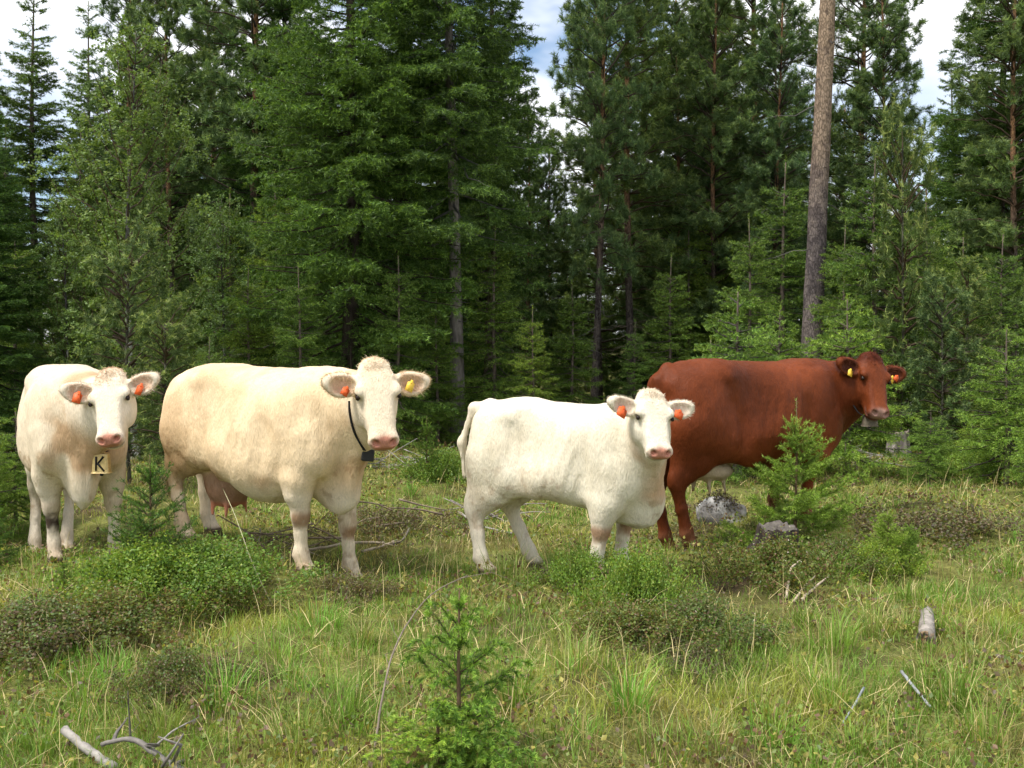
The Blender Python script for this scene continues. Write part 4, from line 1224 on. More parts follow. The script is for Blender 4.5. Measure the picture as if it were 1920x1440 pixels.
def pine_tree(name, H, R, seed, z0, per_m=7, cols=PINE, nl=0.10, nw=0.0125, tn=36, trunk_r=None, barkcol=None, dead=14, tuft=0.17, power=0.7, lean=(0, 0), sides=10, bend=0.02):
    rng = np.random.default_rng(seed)
    root = empty(name)
    r0 = trunk_r or (0.010 * H + 0.02)
    grey = np.array([0.13, 0.105, 0.09]); tan = np.array([0.30, 0.165, 0.085])
    bc = barkcol or (lambda z: grey + (tan - grey) * float(sstep(0.25 * H, 0.5 * H, z)))
    tm, tp = trunk_mesh('trunk', H * 0.985, r0, 0.012 + 0.1 * r0, rng, bc, sides, lean, 24, bend, mat=m_pinebark)
    link('trunk', tm, root)
    sp = Soup()
    nb = int((H - z0) * per_m)
    hs_ = z0 + (H - z0) * (rng.random(nb) * 0.12 + np.linspace(0, 0.88, nb))
    pos = lambda h: np.array([np.interp(h, tp[:, 2], tp[:, 0]), np.interp(h, tp[:, 2], tp[:, 1]), h])
    for i, h in enumerate(hs_):
        f = (h - z0) / (H - z0)
        prof = min(1.0, 0.35 + 2.2 * f) * (1 - f) ** power
        L = R * prof * rng.uniform(0.6, 1.2) + 0.18
        az = i * 2.39996 + rng.normal(0, 0.5); el = -0.05 + 0.95 * f + rng.normal(0, 0.12)
        P = curve_branch(pos(h), az, el, L, -0.15, 6, rng, 0.07)
        sp.tube(P, np.linspace(0.012 + 0.010 * L, 0.005, 6), 3, (0.09, 0.066, 0.048), False)
        n = max(3, int(L / 0.13))
        t = np.clip(rng.uniform(0.28, 1.0, n), 0, 1); t[0] = 1.0
        b0, d0 = along(P, t)
        td = d0 * 0.6 + rng.normal(0, 0.6, (n, 3)) + np.array([0, 0, 0.55]); td /= np.linalg.norm(td, axis=1, keepdims=True)
        tl = np.minimum(0.12 + 0.3 * L * (1 - t), 0.45)[:, None] * rng.uniform(0.5, 1.2, (n, 1))
        e0 = b0 + td * tl
        A = [b0 + td * np.maximum(tl - tuft, 0)]; B = [e0 + td * 0.03]
        for k in range(2):
            d2 = td + rng.normal(0, 0.6, (n, 3)) + np.array([0, 0, 0.3]); d2 /= np.linalg.norm(d2, axis=1, keepdims=True)
            a = b0 + td * tl * rng.uniform(0.3, 0.9, (n, 1))
            A.append(a); B.append(a + d2 * tuft * rng.uniform(0.7, 1.2, (n, 1)))
        needles(sp, np.concatenate(A), np.concatenate(B), rng, tn, nl, nw, cols, 0.22, 0.55, 0.2, rng.uniform(0.8, 1.2))
    for k in range(dead):
        h = rng.uniform(0.12 * H, max(z0, 0.14 * H)); az = rng.uniform(0, 6.28); L = rng.uniform(0.3, 1.1)
        P = curve_branch(pos(h), az, rng.uniform(-0.4, 0.25), L, rng.uniform(-0.2, 0.3), 5, rng, 0.10)
        sp.tube(P, np.linspace(0.011, 0.003, 5), 3, (0.17, 0.15, 0.135), False)
    link('crown', sp.mesh('crown', m_needle), root)
    return root

def leaf_quads(sp, P, rng, size, cols, flat=0.3):
    n = len(P)
    a = rng.normal(0, 1, (n, 3)); a[:, 2] *= flat + 0.3; a[:, 2] -= 0.35; a /= np.linalg.norm(a, axis=1, keepdims=True)
    b = np.cross(a, rng.normal(0, 1, (n, 3)) + np.array([0, 0, 1.2])); b /= np.linalg.norm(b, axis=1, keepdims=True) + 1e-9
    s = (size * rng.uniform(0.65, 1.3, n))[:, None]
    # a leaf: rhombus folded along its rib
    nn = np.cross(a, b) * s * 0.12
    v = np.stack([P, P + a * s * 0.5 + b * s * 0.36 + nn, P + a * s, P + a * s * 0.5 - b * s * 0.36 + nn], 1).reshape(-1, 3)
    i = np.arange(n)[:, None] * 4
    f = np.concatenate([i + [[0, 1, 2]], i + [[0, 2, 3]]])
    c = cols[rng.integers(0, len(cols), n)] * rng.uniform(0.75, 1.25, (n, 1))
    sp.add(v, f, np.repeat(c, 4, 0))

def birch_tree(name, H, R, seed, n_leaf=15000, size=0.042, z0=0.12, cols=None):
    rng = np.random.default_rng(seed); root = empty(name)
    cols = np.array([[0.115, 0.195, 0.052], [0.135, 0.22, 0.062], [0.095, 0.165, 0.046], [0.165, 0.235, 0.09]]) if cols is None else cols
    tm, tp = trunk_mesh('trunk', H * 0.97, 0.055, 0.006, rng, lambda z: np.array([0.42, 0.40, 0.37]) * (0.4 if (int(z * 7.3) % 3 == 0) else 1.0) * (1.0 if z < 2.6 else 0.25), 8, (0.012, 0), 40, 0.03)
    link('trunk', tm, root)
    sp = Soup(); nb = 85; pts = []
    for i in range(nb):
        f = (i + rng.random()) / nb; h = H * (z0 + (0.96 - z0) * f)
        prof = math.sin(min(1, f * 1.35 + 0.30) * math.pi * 0.5) * (1 - f) ** 0.75
        L = R * prof * rng.uniform(0.6, 1.25) + 0.15
        P = curve_branch([np.interp(h, tp[:, 2], tp[:, 0]), np.interp(h, tp[:, 2], tp[:, 1]), h], i * 2.4 + rng.normal(0, 0.4), 0.75 + rng.normal(0, 0.15), L, 0.3, 7, rng, 0.06)
        sp.tube(P, np.linspace(0.014, 0.003, 7), 3, (0.10, 0.07, 0.055), False)
        m = int(n_leaf * L / (nb * R * 0.62))
        ns = max(3, int(L / 0.12)); b0, d0 = along(P, rng.uniform(0.25, 1, ns))
        td = d0 * 0.5 + rng.normal(0, 0.7, (ns, 3)); td /= np.linalg.norm(td, axis=1, keepdims=True)
        tl = rng.uniform(0.15, 0.45, (ns, 1))
        k = rng.integers(0, ns, m); w = rng.random((m, 1)) ** 0.7
        q = b0[k] + td[k] * tl[k] * w + np.array([0, 0, -0.18]) * w ** 2 * tl[k] * 2 + rng.normal(0, 0.025, (m, 3))
        pts.append(q)
    leaf_quads(sp, np.concatenate(pts), rng, size, cols)
    link('crown', sp.mesh('crown', m_leaf), root)
    return root

def sapling(name, H, R, seed, whorl=0.11, per=5, nl=0.016, nw=0.0026, dens=230, cols=None, new=0.35, droop=0.25, z0=0.03, leader=0.16, tipcurl=0.0, twigs=1.0, stem=(0.15, 0.10, 0.06)):
    """young spruce: whorled shoots densely set with needles; dens = needles per metre of shoot"""
    rng = np.random.default_rng(seed); root = empty(name)
    cols = cols or (np.array([0.06, 0.125, 0.02]), np.array([0.15, 0.25, 0.04]))
    tm, tp = trunk_mesh('trunk', H, 0.010 * H + 0.004, 0.003, rng, lambda z: np.array(stem), 7, (0, 0), 10, 0.01, 0.1)
    link('trunk', tm, root)
    sp = Soup(); h = z0; AA = []; BB = []
    tops = H * (1 - leader)
    while h < tops + 1e-6:
        f = (h - z0) / max(tops - z0, 1e-3)
        for k in range(per + int(rng.integers(-1, 2))):
            az = rng.uniform(0, 6.28)
            L = R * (1 - f) ** 0.8 * rng.uniform(0.65, 1.15) + 0.05 * H ** 0.5
            P = curve_branch([0, 0, h + rng.normal(0, 0.012)], az, 0.15 + 0.75 * f + rng.normal(0, 0.12), L, droop * (1 - f), 6, rng, 0.05)
            if tipcurl: P[-1, 2] -= tipcurl * L * 0.5; P[-2, 2] += tipcurl * L * 0.15
            sp.tube(P, np.linspace(0.0045, 0.0015, 6), 3, stem, False)
            AA.append(P[:-1]); BB.append(P[1:])
            n = max(2, int(L / 0.05 * twigs))
            t = np.linspace(0.2, 0.92, n); b0, d0 = along(P, np.concatenate([t, t])); sg = np.repeat([1, -1], n)[:, None]
            sd = np.cross(d0, [0, 0, 1.0])
            td = d0 * 0.8 + sd * sg * 0.75 + np.array([0, 0, -0.12]) + rng.normal(0, 0.15, (2 * n, 3)); td /= np.linalg.norm(td, axis=1, keepdims=True)
            tl = (0.045 * H ** 0.4 + 0.36 * L * (1 - np.concatenate([t, t]))[:, None]) * rng.uniform(0.6, 1.15, (2 * n, 1))
            mid = b0 + td * tl * 0.55
            tip = b0 + td * tl + np.array([0, 0, -1.0]) * tl * (0.12 + tipcurl)
            AA += [b0, mid]; BB += [mid, tip]
        h += whorl * rng.uniform(0.8, 1.2)
    # leader with a crown of upright shoots
    AA.append(np.array([[0, 0, tops], [0, 0, (tops + H) / 2]])); BB.append(np.array([[0, 0, (tops + H) / 2], [0, 0, H * 1.01]]))
    for hh, cnt, ll in ((tops, 5, 0.75), (tops + 0.02, 3, 0.5)):
        for k in range(cnt):
            az = rng.uniform(0, 6.28); d = np.array([math.cos(az) * 0.75, math.sin(az) * 0.75, 0.9]); l = leader * H * ll * rng.uniform(0.7, 1.1)
            AA.append(np.array([[0, 0, hh]])); BB.append(np.array([[0, 0, hh]]) + unit(d) * l)
    A = np.concatenate(AA); B = np.concatenate(BB); L = np.linalg.norm(B - A, axis=1)
    for lo, hi in ((0, 0.03), (0.03, 0.06), (0.06, 0.12), (0.12, 9)):
        s_ = (L >= lo) & (L < hi)
        if s_.any():
            # outer shoots are this year's
            needles(sp, A[s_], B[s_], rng, max(4, int(dens * L[s_].mean())), nl, nw, cols, new if hi < 9 else 0.8, 0.8, 0.25)
    link('crown', sp.mesh('crown', m_needle), root)
    return root

def place(root, u, d, rz=0.0, s=1.0, label=None, cat='tree', group=None, tilt=(0, 0), first=False, dz=-0.03):
    x = (u - 960) / FPX * d
    p = (x, d, float(ground_z(x, d)) + dz)
    if first:
        root.location = p; root.rotation_euler = (tilt[0], tilt[1], rz); root.scale = (s, s, s) if np.isscalar(s) else tuple(s); o = root
    else:
        o = copy_thing(root, p, rz, s, None, tilt)
    tag(o, label, cat, group)
    return o

if True:
    G_TALL = 'tall conifers at the forest edge'
    # --- tall spruces
    spA = spruce_tree('spruce_tree', 12.0, 2.35, 101, z0=0.2, per_m=31, cols=(np.array([0.064, 0.128, 0.026]), np.array([0.13, 0.225, 0.042])), twig=0.135, new=0.3, shoot_n=11, barkcol=(0.07, 0.055, 0.045))
    place(spA, 650, 17.0, 0.4, 1.0, 'dense bright green spruce rising behind the cream cow', group=G_TALL, first=True)
    spB = spruce_tree('spruce_tree', 13.0, 1.75, 102, z0=3.0, per_m=27, twig=0.11, trunk_r=0.125, barkcol=(0.21, 0.185, 0.165), dead=16)
    place(spB, 856, 17.3, 1.0, 1.0, 'spruce with a bare grey lower trunk behind the head of the cream cow', group=G_TALL, first=True, tilt=(0, 0.012))
    spC = spruce_tree('spruce_tree', 11.0, 1.45, 103, z0=0.6, per_m=22, twig=0.11, dead=6, new=0.18)
    place(spC, 78, 27.0, 0.0, 0.98, 'narrow dark spruce with its pointed top against the sky at the left', group=G_TALL, first=True)
if True:
    # --- pines
    piA = pine_tree('pine_tree', 11.5, 1.5, 201, z0=2.6, per_m=18, trunk_r=0.10, dead=26)
    place(piA, 1112, 20.0, 0.0, (0.72, 0.72, 1.0), 'pine with a thin reddish trunk in the middle of the forest edge', group=G_TALL, first=True, tilt=(0, 0.02))
    piB = pine_tree('pine_tree', 10.0, 1.35, 202, z0=0.7, per_m=20, trunk_r=0.07, dead=10)
    place(piB, 1345, 22.0, 0.0, 1.0, 'bushy pine with a slim brown trunk beside the thick pine trunk', group=G_TALL, first=True)
    def bigbark(z):
        g = np.array([0.17, 0.14, 0.128]); t = np.array([0.31, 0.225, 0.155])
        return g + (t - g) * float(sstep(3.2, 6.0, z + 0.5 * math.sin(z * 3.1)))
    piG = pine_tree('pine_tree', 19.0, 2.6, 203, z0=12.0, per_m=7, trunk_r=0.192, barkcol=bigbark, dead=22, lean=(0.030, 0), sides=18, tn=18, bend=0.004)
    place(piG, 1516, 18.0, 0.0, 1.0, 'tall pine with a thick bare trunk turning orange higher up', group=G_TALL, first=True)
    # --- birch and young trees
    bi = birch_tree('birch_tree', 6.0, 1.30, 301, 30000)
    place(bi, 252, 15.0, 0.0, 1.0, 'young leafy birch with a thin pale trunk behind the white cow', group='broadleaved trees', first=True)
    place(bi, 120, 15.6, 2.0, 0.62, 'small birch bush at the foot of the taller birch', group='broadleaved trees')
    place(bi, 420, 17.5, 4.0, 0.66, 'leafy birch between the taller birch and the dense spruce', group='broadleaved trees')
    ySp = spruce_tree('young_spruce', 4.4, 1.15, 111, z0=0.1, per_m=22, nl=0.048, nw=0.011, shoot_n=10, twig=0.085, cols=(np.array([0.105, 0.180, 0.032]), np.array([0.20, 0.29, 0.05])), new=0.35, power=0.95)
    G_Y = 'young spruces at the forest edge'
    place(ySp, 1640, 16.0, 0.0, 1.0, 'pointed light green young spruce right of the thick pine trunk', group=G_Y, first=True)
    yS2 = spruce_tree('young_spruce', 2.2, 0.85, 112, z0=0.05, per_m=34, nl=0.038, nw=0.0095, shoot_n=10, twig=0.07, cols=(np.array([0.125, 0.215, 0.034]), np.array([0.25, 0.36, 0.06])), new=0.45, power=0.9)
    place(yS2, 1385, 12.6, 0.0, 1.02, 'bright green young spruce showing above the back of the red cow', group=G_Y, first=True)
    yPi = pine_tree('young_pine', 2.6, 0.5, 211, z0=0.3, per_m=26, nl=0.065, nw=0.010, tn=34, trunk_r=0.020, dead=2, tuft=0.16, barkcol=lambda z: np.array([0.13, 0.125, 0.085]), cols=(np.array([0.08, 0.13, 0.045]), np.array([0.20, 0.26, 0.09])))
    G_YP = 'young pines at the forest edge'
    place(yPi, 240, 12.2, 0.0, 1.0, 'slim young pine sapling rising behind the back of the white cow', group=G_YP, first=True)
    place(yPi, 312, 11.6, 1.0, (0.8, 0.8, 0.72), 'young pine shoots between the white cow and the rump of the cream cow', group=G_YP)
    place(yPi, 1690, 15.5, 2.0, (0.95, 0.95, 1.7), 'young pine with upright candles beside the pointed light green spruce', group=G_YP)
    place(yPi, 1765, 14.5, 3.0, 0.85, 'thin young pine right of the head of the red cow', group=G_YP)
    place(yPi, 1810, 15.0, 4.0, 0.95, 'thin young pine further right of the head of the red cow', group=G_YP)
    # named trees that can be told apart in the picture: kind, u, depth, turn, scale, label
    named = [
        (spC, 178, 30.0, 1.0, 1.06, 'narrow spruce against the sky just right of the leftmost pointed one'),
        (piB, -25, 26.0, 2.0, 0.92, 'pine cut by the left edge of the picture'),
        (piA, 255, 27.0, 3.0, 1.05, 'pine with open branches standing behind the top of the birch'),
        (piB, 330, 24.0, 1.0, 1.12, 'dark pine between the birch and the orange trunked pine'),
        (piA, 472, 23.5, 5.0, 1.25, 'pine with an orange upper trunk left of the dense bright spruce'),
        (piB, 400, 29.0, 2.6, 1.3, 'tall pine filling the gap left of the orange trunked pine'),
        (spA, 545, 24.0, 2.0, 1.08, 'tall spruce looming behind the dense bright green spruce'),
        (spA, 760, 21.0, 4.0, 1.05, 'dark spruce between the bright spruce and the bare grey trunk'),
        (spC, 915, 20.5, 2.0, (0.85, 0.85, 1.0), 'spruce just right of the bare grey trunk'),
        (piB, 985, 24.0, 4.0, 0.72, 'shorter pine left of the thin reddish trunk'),
        (piA, 1185, 21.5, 2.0, 0.93, 'slender pine just right of the thin reddish trunk'),
        (piB, 1125, 25.0, 0.6, 1.10, 'bushy pine behind the thin reddish trunk'),
        (spC, 1215, 27.0, 5.0, 1.25, 'dark spruce with ragged top between the reddish trunk and the thick trunk'),
        (piB, 1260, 23.0, 3.3, 0.95, 'soft green pine above the head of the heifer'),
        (spC, 1310, 26.0, 3.0, 1.3, 'tall spruce behind the slim brown trunked pine'),
        (piA, 1420, 24.0, 1.2, 1.2, 'pine just left of the thick bare trunk'),
        (piB, 1455, 21.5, 5.2, 0.85, 'pine with bare side twigs against the thick trunk'),
        (piA, 1600, 25.0, 4.4, 1.18, 'pine just right of the thick bare trunk'),
        (piB, 1650, 23.0, 2.2, 0.95, 'broad pine behind the pointed light green spruce'),
        (spC, 1775, 27.5, 1.7, 0.86, 'small pointed spruce in the sky gap at the right'),
        (spA, 1880, 20.0, 3.0, 0.84, 'dense spruce near the right edge of the picture'),
        (piB, 1905, 18.5, 0.3, 0.95, 'pine at the right edge of the picture'),
        (spC, 1960, 23.0, 0.9, 1.15, 'tall spruce cut by the right edge of the picture'),
        (spA, -30, 15.5, 5.0, (0.62, 0.62, 0.42), 'low spreading spruce at the left edge behind the white cow'),
        (piB, 1035, 26.0, 1.1, 0.66, 'short pine closing the foot of the sky gap in the middle'),
        (piB, 1010, 29.0, 2.1, 0.62, 'short pine right of the bare grey trunk, far behind it'),
        (spC, 160, 25.0, 0.5, 0.64, 'short spruce between the pointed spruces and the birch'),
        (spC, 20, 24.0, 0.2, 0.62, 'short spruce left of the leftmost pointed spruce'),
        (piB, 1585, 28.0, 0.9, 0.82, 'pine showing just right of the thick trunk, far behind it'),
        (spA, -130, 20.0, 1.0, 0.95, 'dark spruce beyond the left edge'),
    ]
    for (k, u, d, rz, s, lab) in named:
        if d > 22 and np.isscalar(s): s = s * 0.94
        place(k, u, d, rz, s, lab, group=G_TALL)
    # younger trees filling the forest edge
    rng = np.random.default_rng(77)
    fill = [(ySp, 470, 16.0, .62, 'young spruce below the orange trunked pine'), (ySp, 560, 15.4, .62, 'young spruce at the left foot of the dense bright spruce'),
            (ySp, 745, 15.9, .66, 'young spruce left of the foot of the bare grey trunk'), (ySp, 930, 17.4, .8, 'young spruce right of the foot of the bare grey trunk'),
            (ySp, 1000, 16.2, .5, 'low spruce above the back of the white heifer'), (ySp, 1070, 18.2, .62, 'low spruce at the foot of the thin reddish trunk'),
            (ySp, 1190, 18.0, .45, 'low spruce behind the ears of the heifer'), (ySp, 1260, 19.0, .75, 'young spruce above the tail of the red cow'),
            (yS2, 1460, 13.4, .95, 'small bright spruce in front of the foot of the thick trunk'), (yS2, 1330, 13.4, .75, 'small bright spruce above the rump of the red cow'),
            (yS2, 1590, 13.0, .95, 'small bright spruce above the shoulder of the red cow'), (ySp, 1585, 17.5, .8, 'young spruce right behind the thick trunk'),
            (ySp, 1730, 17.0, .9, 'young spruce behind the ear of the red cow'), (ySp, 1800, 16.5, .75, 'young spruce behind the thin young pines'),
            (yS2, 1890, 12.2, .80, 'wide bushy young spruce at the right edge of the clearing'), (yS2, 1985, 11.0, .6, 'young spruce cut by the right edge of the clearing'),
            (yS2, 1745, 12.2, .42, 'low bushy spruce beside the far stump'), (yS2, 1825, 13.2, .38, 'low spruce left of the wide bushy one at the right'),
            (ySp, 1880, 16.0, .72, 'young spruce above the wide bushy one at the right'),
            (ySp, 330, 16.0, .58, 'young spruce right of the birch trunk'), (ySp, 180, 16.5, .6, 'young spruce left of the birch trunk'),
            (ySp, 30, 17.5, .8, 'dark young spruce at the left behind the white cow'), (ySp, 395, 14.2, .40, 'low spruce just above the rump of the cream cow'),
            (yS2, 640, 13.6, .55, 'low spruce above the withers of the cream cow'), (yS2, 25, 9.6, .50, 'bushy low spruce at the left edge beside the white cow'),
            (yS2, -60, 9.0, .55, 'bushy low spruce beyond the left edge'), (ySp, 820, 16.6, .55, 'young spruce just in front of the bare grey trunk'),
            (ySp, 1400, 18.0, .85, 'young spruce between the two bright ones behind the red cow')]
    for i, (k, u, d, s, lab) in enumerate(fill):
        place(k, u, d, i * 1.7, s * float(rng.uniform(0.96, 1.04)), lab, group=G_Y)
    # deeper rows, seen only as dark gaps and stems between the front trees
    DUP = []
    for row, (d, n, hs_) in enumerate([(27.5, 13, (.8, 1.05)), (32, 15, (.9, 1.2)), (37, 17, (.95, 1.25)), (43, 19, (1.0, 1.3)), (51, 20, (1.05, 1.35))]):
        for i in range(n):
            u = -260 + (i + rng.uniform(0.1, 0.9)) * 2440 / n
            dd = d + rng.uniform(-2.0, 2.0)
            k = [spC, piB, piA, spC, spA][int(rng.integers(0, 5))]
            sc = rng.uniform(*hs_)
            # keep the gaps of sky seen in the photograph
            gap = any(abs(u - g) < w for g, w in ((25, 60), (140, 60), (1045, 85), (1235, 35), (1550, 45), (1765, 105)))
            sc *= 0.52 if gap else 0.90
            if k is spA: sc *= 0.95
            zone = next(z for e, z in ((150, 'at the left end of the picture'), (400, 'behind the birch'), (600, 'behind the orange trunked pine'), (900, 'behind the bare grey trunk'),
                                       (1200, 'behind the thin reddish trunk'), (1500, 'left of the thick bare trunk'), (1720, 'right of the thick bare trunk'), (9999, 'at the right end of the picture')) if u < e)
            kind = 'pine' if k in (piA, piB) else 'spruce'
            far = ['second', 'third', 'fourth', 'fifth', 'rearmost'][row]
            DUP.append((u, place(k, u, dd, rng.uniform(0, 6.28), float(sc), f'shaded {kind} {zone}, {far} row back', group='conifers deep in the forest')))
    for i in range(34):
        u = -200 + (i + rng.uniform(0.1, 0.9)) * 2320 / 34; dd = rng.uniform(20, 29)
        zone = next(z for e, z in ((150, 'left of the birch'), (400, 'behind the birch'), (600, 'beneath the orange trunked pine'), (900, 'around the bare grey trunk'),
                                   (1200, 'around the thin reddish trunk'), (1500, 'left of the thick bare trunk'), (1720, 'right of the thick bare trunk'), (9999, 'at the right end of the picture')) if u < e)
        DUP.append((u, place(ySp, u, dd, rng.uniform(0, 6.28), float(rng.uniform(0.5, 1.15)), f'shaded young spruce {zone}', group='young spruces inside the forest')))
    by = {}
    for u, o in DUP: by.setdefault(o['label'], []).append((u, o))
    ORD = ['first', 'second', 'third', 'fourth', 'fifth', 'sixth', 'seventh', 'eighth', 'ninth']
    for lab, lst in by.items():
        if len(lst) > 1:
            for n_, (u, o) in enumerate(sorted(lst, key=lambda q: q[0])): o['label'] = f'{lab}, {ORD[n_]} from the left'
# ------------------------------------------------------------------ meadow: grass, shrubs, saplings, wood and stones
m_grass = foliage_mat('grass_blades', 0.35, 0.5, 0.25)
def blades(sp, P, rng, L, W, cols, lean=0.5, bend=0.5, dirn=None):
    n = len(P)
    L = np.broadcast_to(L, (n,))[:, None]; W = np.broadcast_to(W, (n,))[:, None]
    az = rng.uniform(0, 2 * math.pi, n) if dirn is None else dirn
    h = np.stack([np.cos(az), np.sin(az), 0 * az], -1)
    s = np.stack([-np.sin(az), np.cos(az), 0 * az], -1)
    tw = rng.uniform(-1, 1, (n, 1)); s = s * np.cos(tw) + h * np.sin(tw)
    le = np.abs(rng.normal(0, lean, (n, 1))); be = np.abs(rng.normal(0, bend, (n, 1)))
    up = np.array([0, 0, 1.0])
    d1 = up + h * le; d1 /= np.linalg.norm(d1, axis=1, keepdims=True)
    d2 = d1 + h * be - up * be * 0.35; d2 /= np.linalg.norm(d2, axis=1, keepdims=True)
    m = P + d1 * L * 0.5; t = m + d2 * L * 0.5
    v = np.stack([P - s * W / 2, P + s * W / 2, m - s * W * 0.42, m + s * W * 0.42, t], 1).reshape(-1, 3)
    i = np.arange(n)[:, None] * 5
    f = np.concatenate([i + [[0, 1, 3]], i + [[0, 3, 2]], i + [[2, 3, 4]]])
    sp.add(v, f, np.repeat(cols, 5, 0))

def meadow_points(n, rng, d0, d1, power=0.0, wide=0.56):
    d = d0 + (d1 - d0) * rng.random(n) ** (1 + power)
    x = rng.uniform(-1, 1, n) * (wide * d + 0.8)
    return x, d

G_GREEN = np.array([0.170, 0.290, 0.050]); G_OLIVE = np.array([0.195, 0.262, 0.066]); G_DRY = np.array([0.52, 0.44, 0.24]); G_DEEP = np.array([0.135, 0.235, 0.038]); G_YEL = np.array([0.44, 0.40, 0.085])
def grass_color(x, y, rng):
    p = np.stack([x, y, 0 * x], -1)
    a = fbm(p + 3, 0.8, 3)[:, None]; b_ = fbm(p + 31, 1.9, 2)[:, None]; c_ = fbm(p + 77, 1.1, 2)[:, None]
    c = G_OLIVE + (G_GREEN - G_OLIVE) * sstep(0.40, 0.58, a)
    c = c + (G_DEEP - c) * sstep(0.52, 0.66, b_) * 0.8
    c = c + (np.array([0.20, 0.14, 0.07]) - c) * sstep(0.44, 0.30, b_) * 0.7
    c = c + (G_YEL - c) * sstep(0.58, 0.70, c_) * 0.42
    dry = (rng.random((len(x), 1)) < 0.08 + 0.18 * sstep(0.5, 0.35, a))
    c = np.where(dry, G_DRY * rng.uniform(0.55, 1.15, (len(x), 1)), c)
    return c * rng.uniform(0.72, 1.3, (len(x), 1))

# bare or shrubby places where the grass is thin: (u, v, radius)
THIN = [(on_plane(u, v)[:2], r) for (u, v, r) in ((720, 975, .42), (1750, 985, .7), (60, 1185, .3), (660, 1105, .2), (540, 1100, .3), (360, 1265, .25), (1300, 1000, .3))]
def thinning(x, y):
    k = np.ones_like(x)
    for c, r in THIN: k = k * (1 - 0.75 * np.exp(-((x - c[0]) ** 2 + (y - c[1]) ** 2) / (r * r)))
    return k

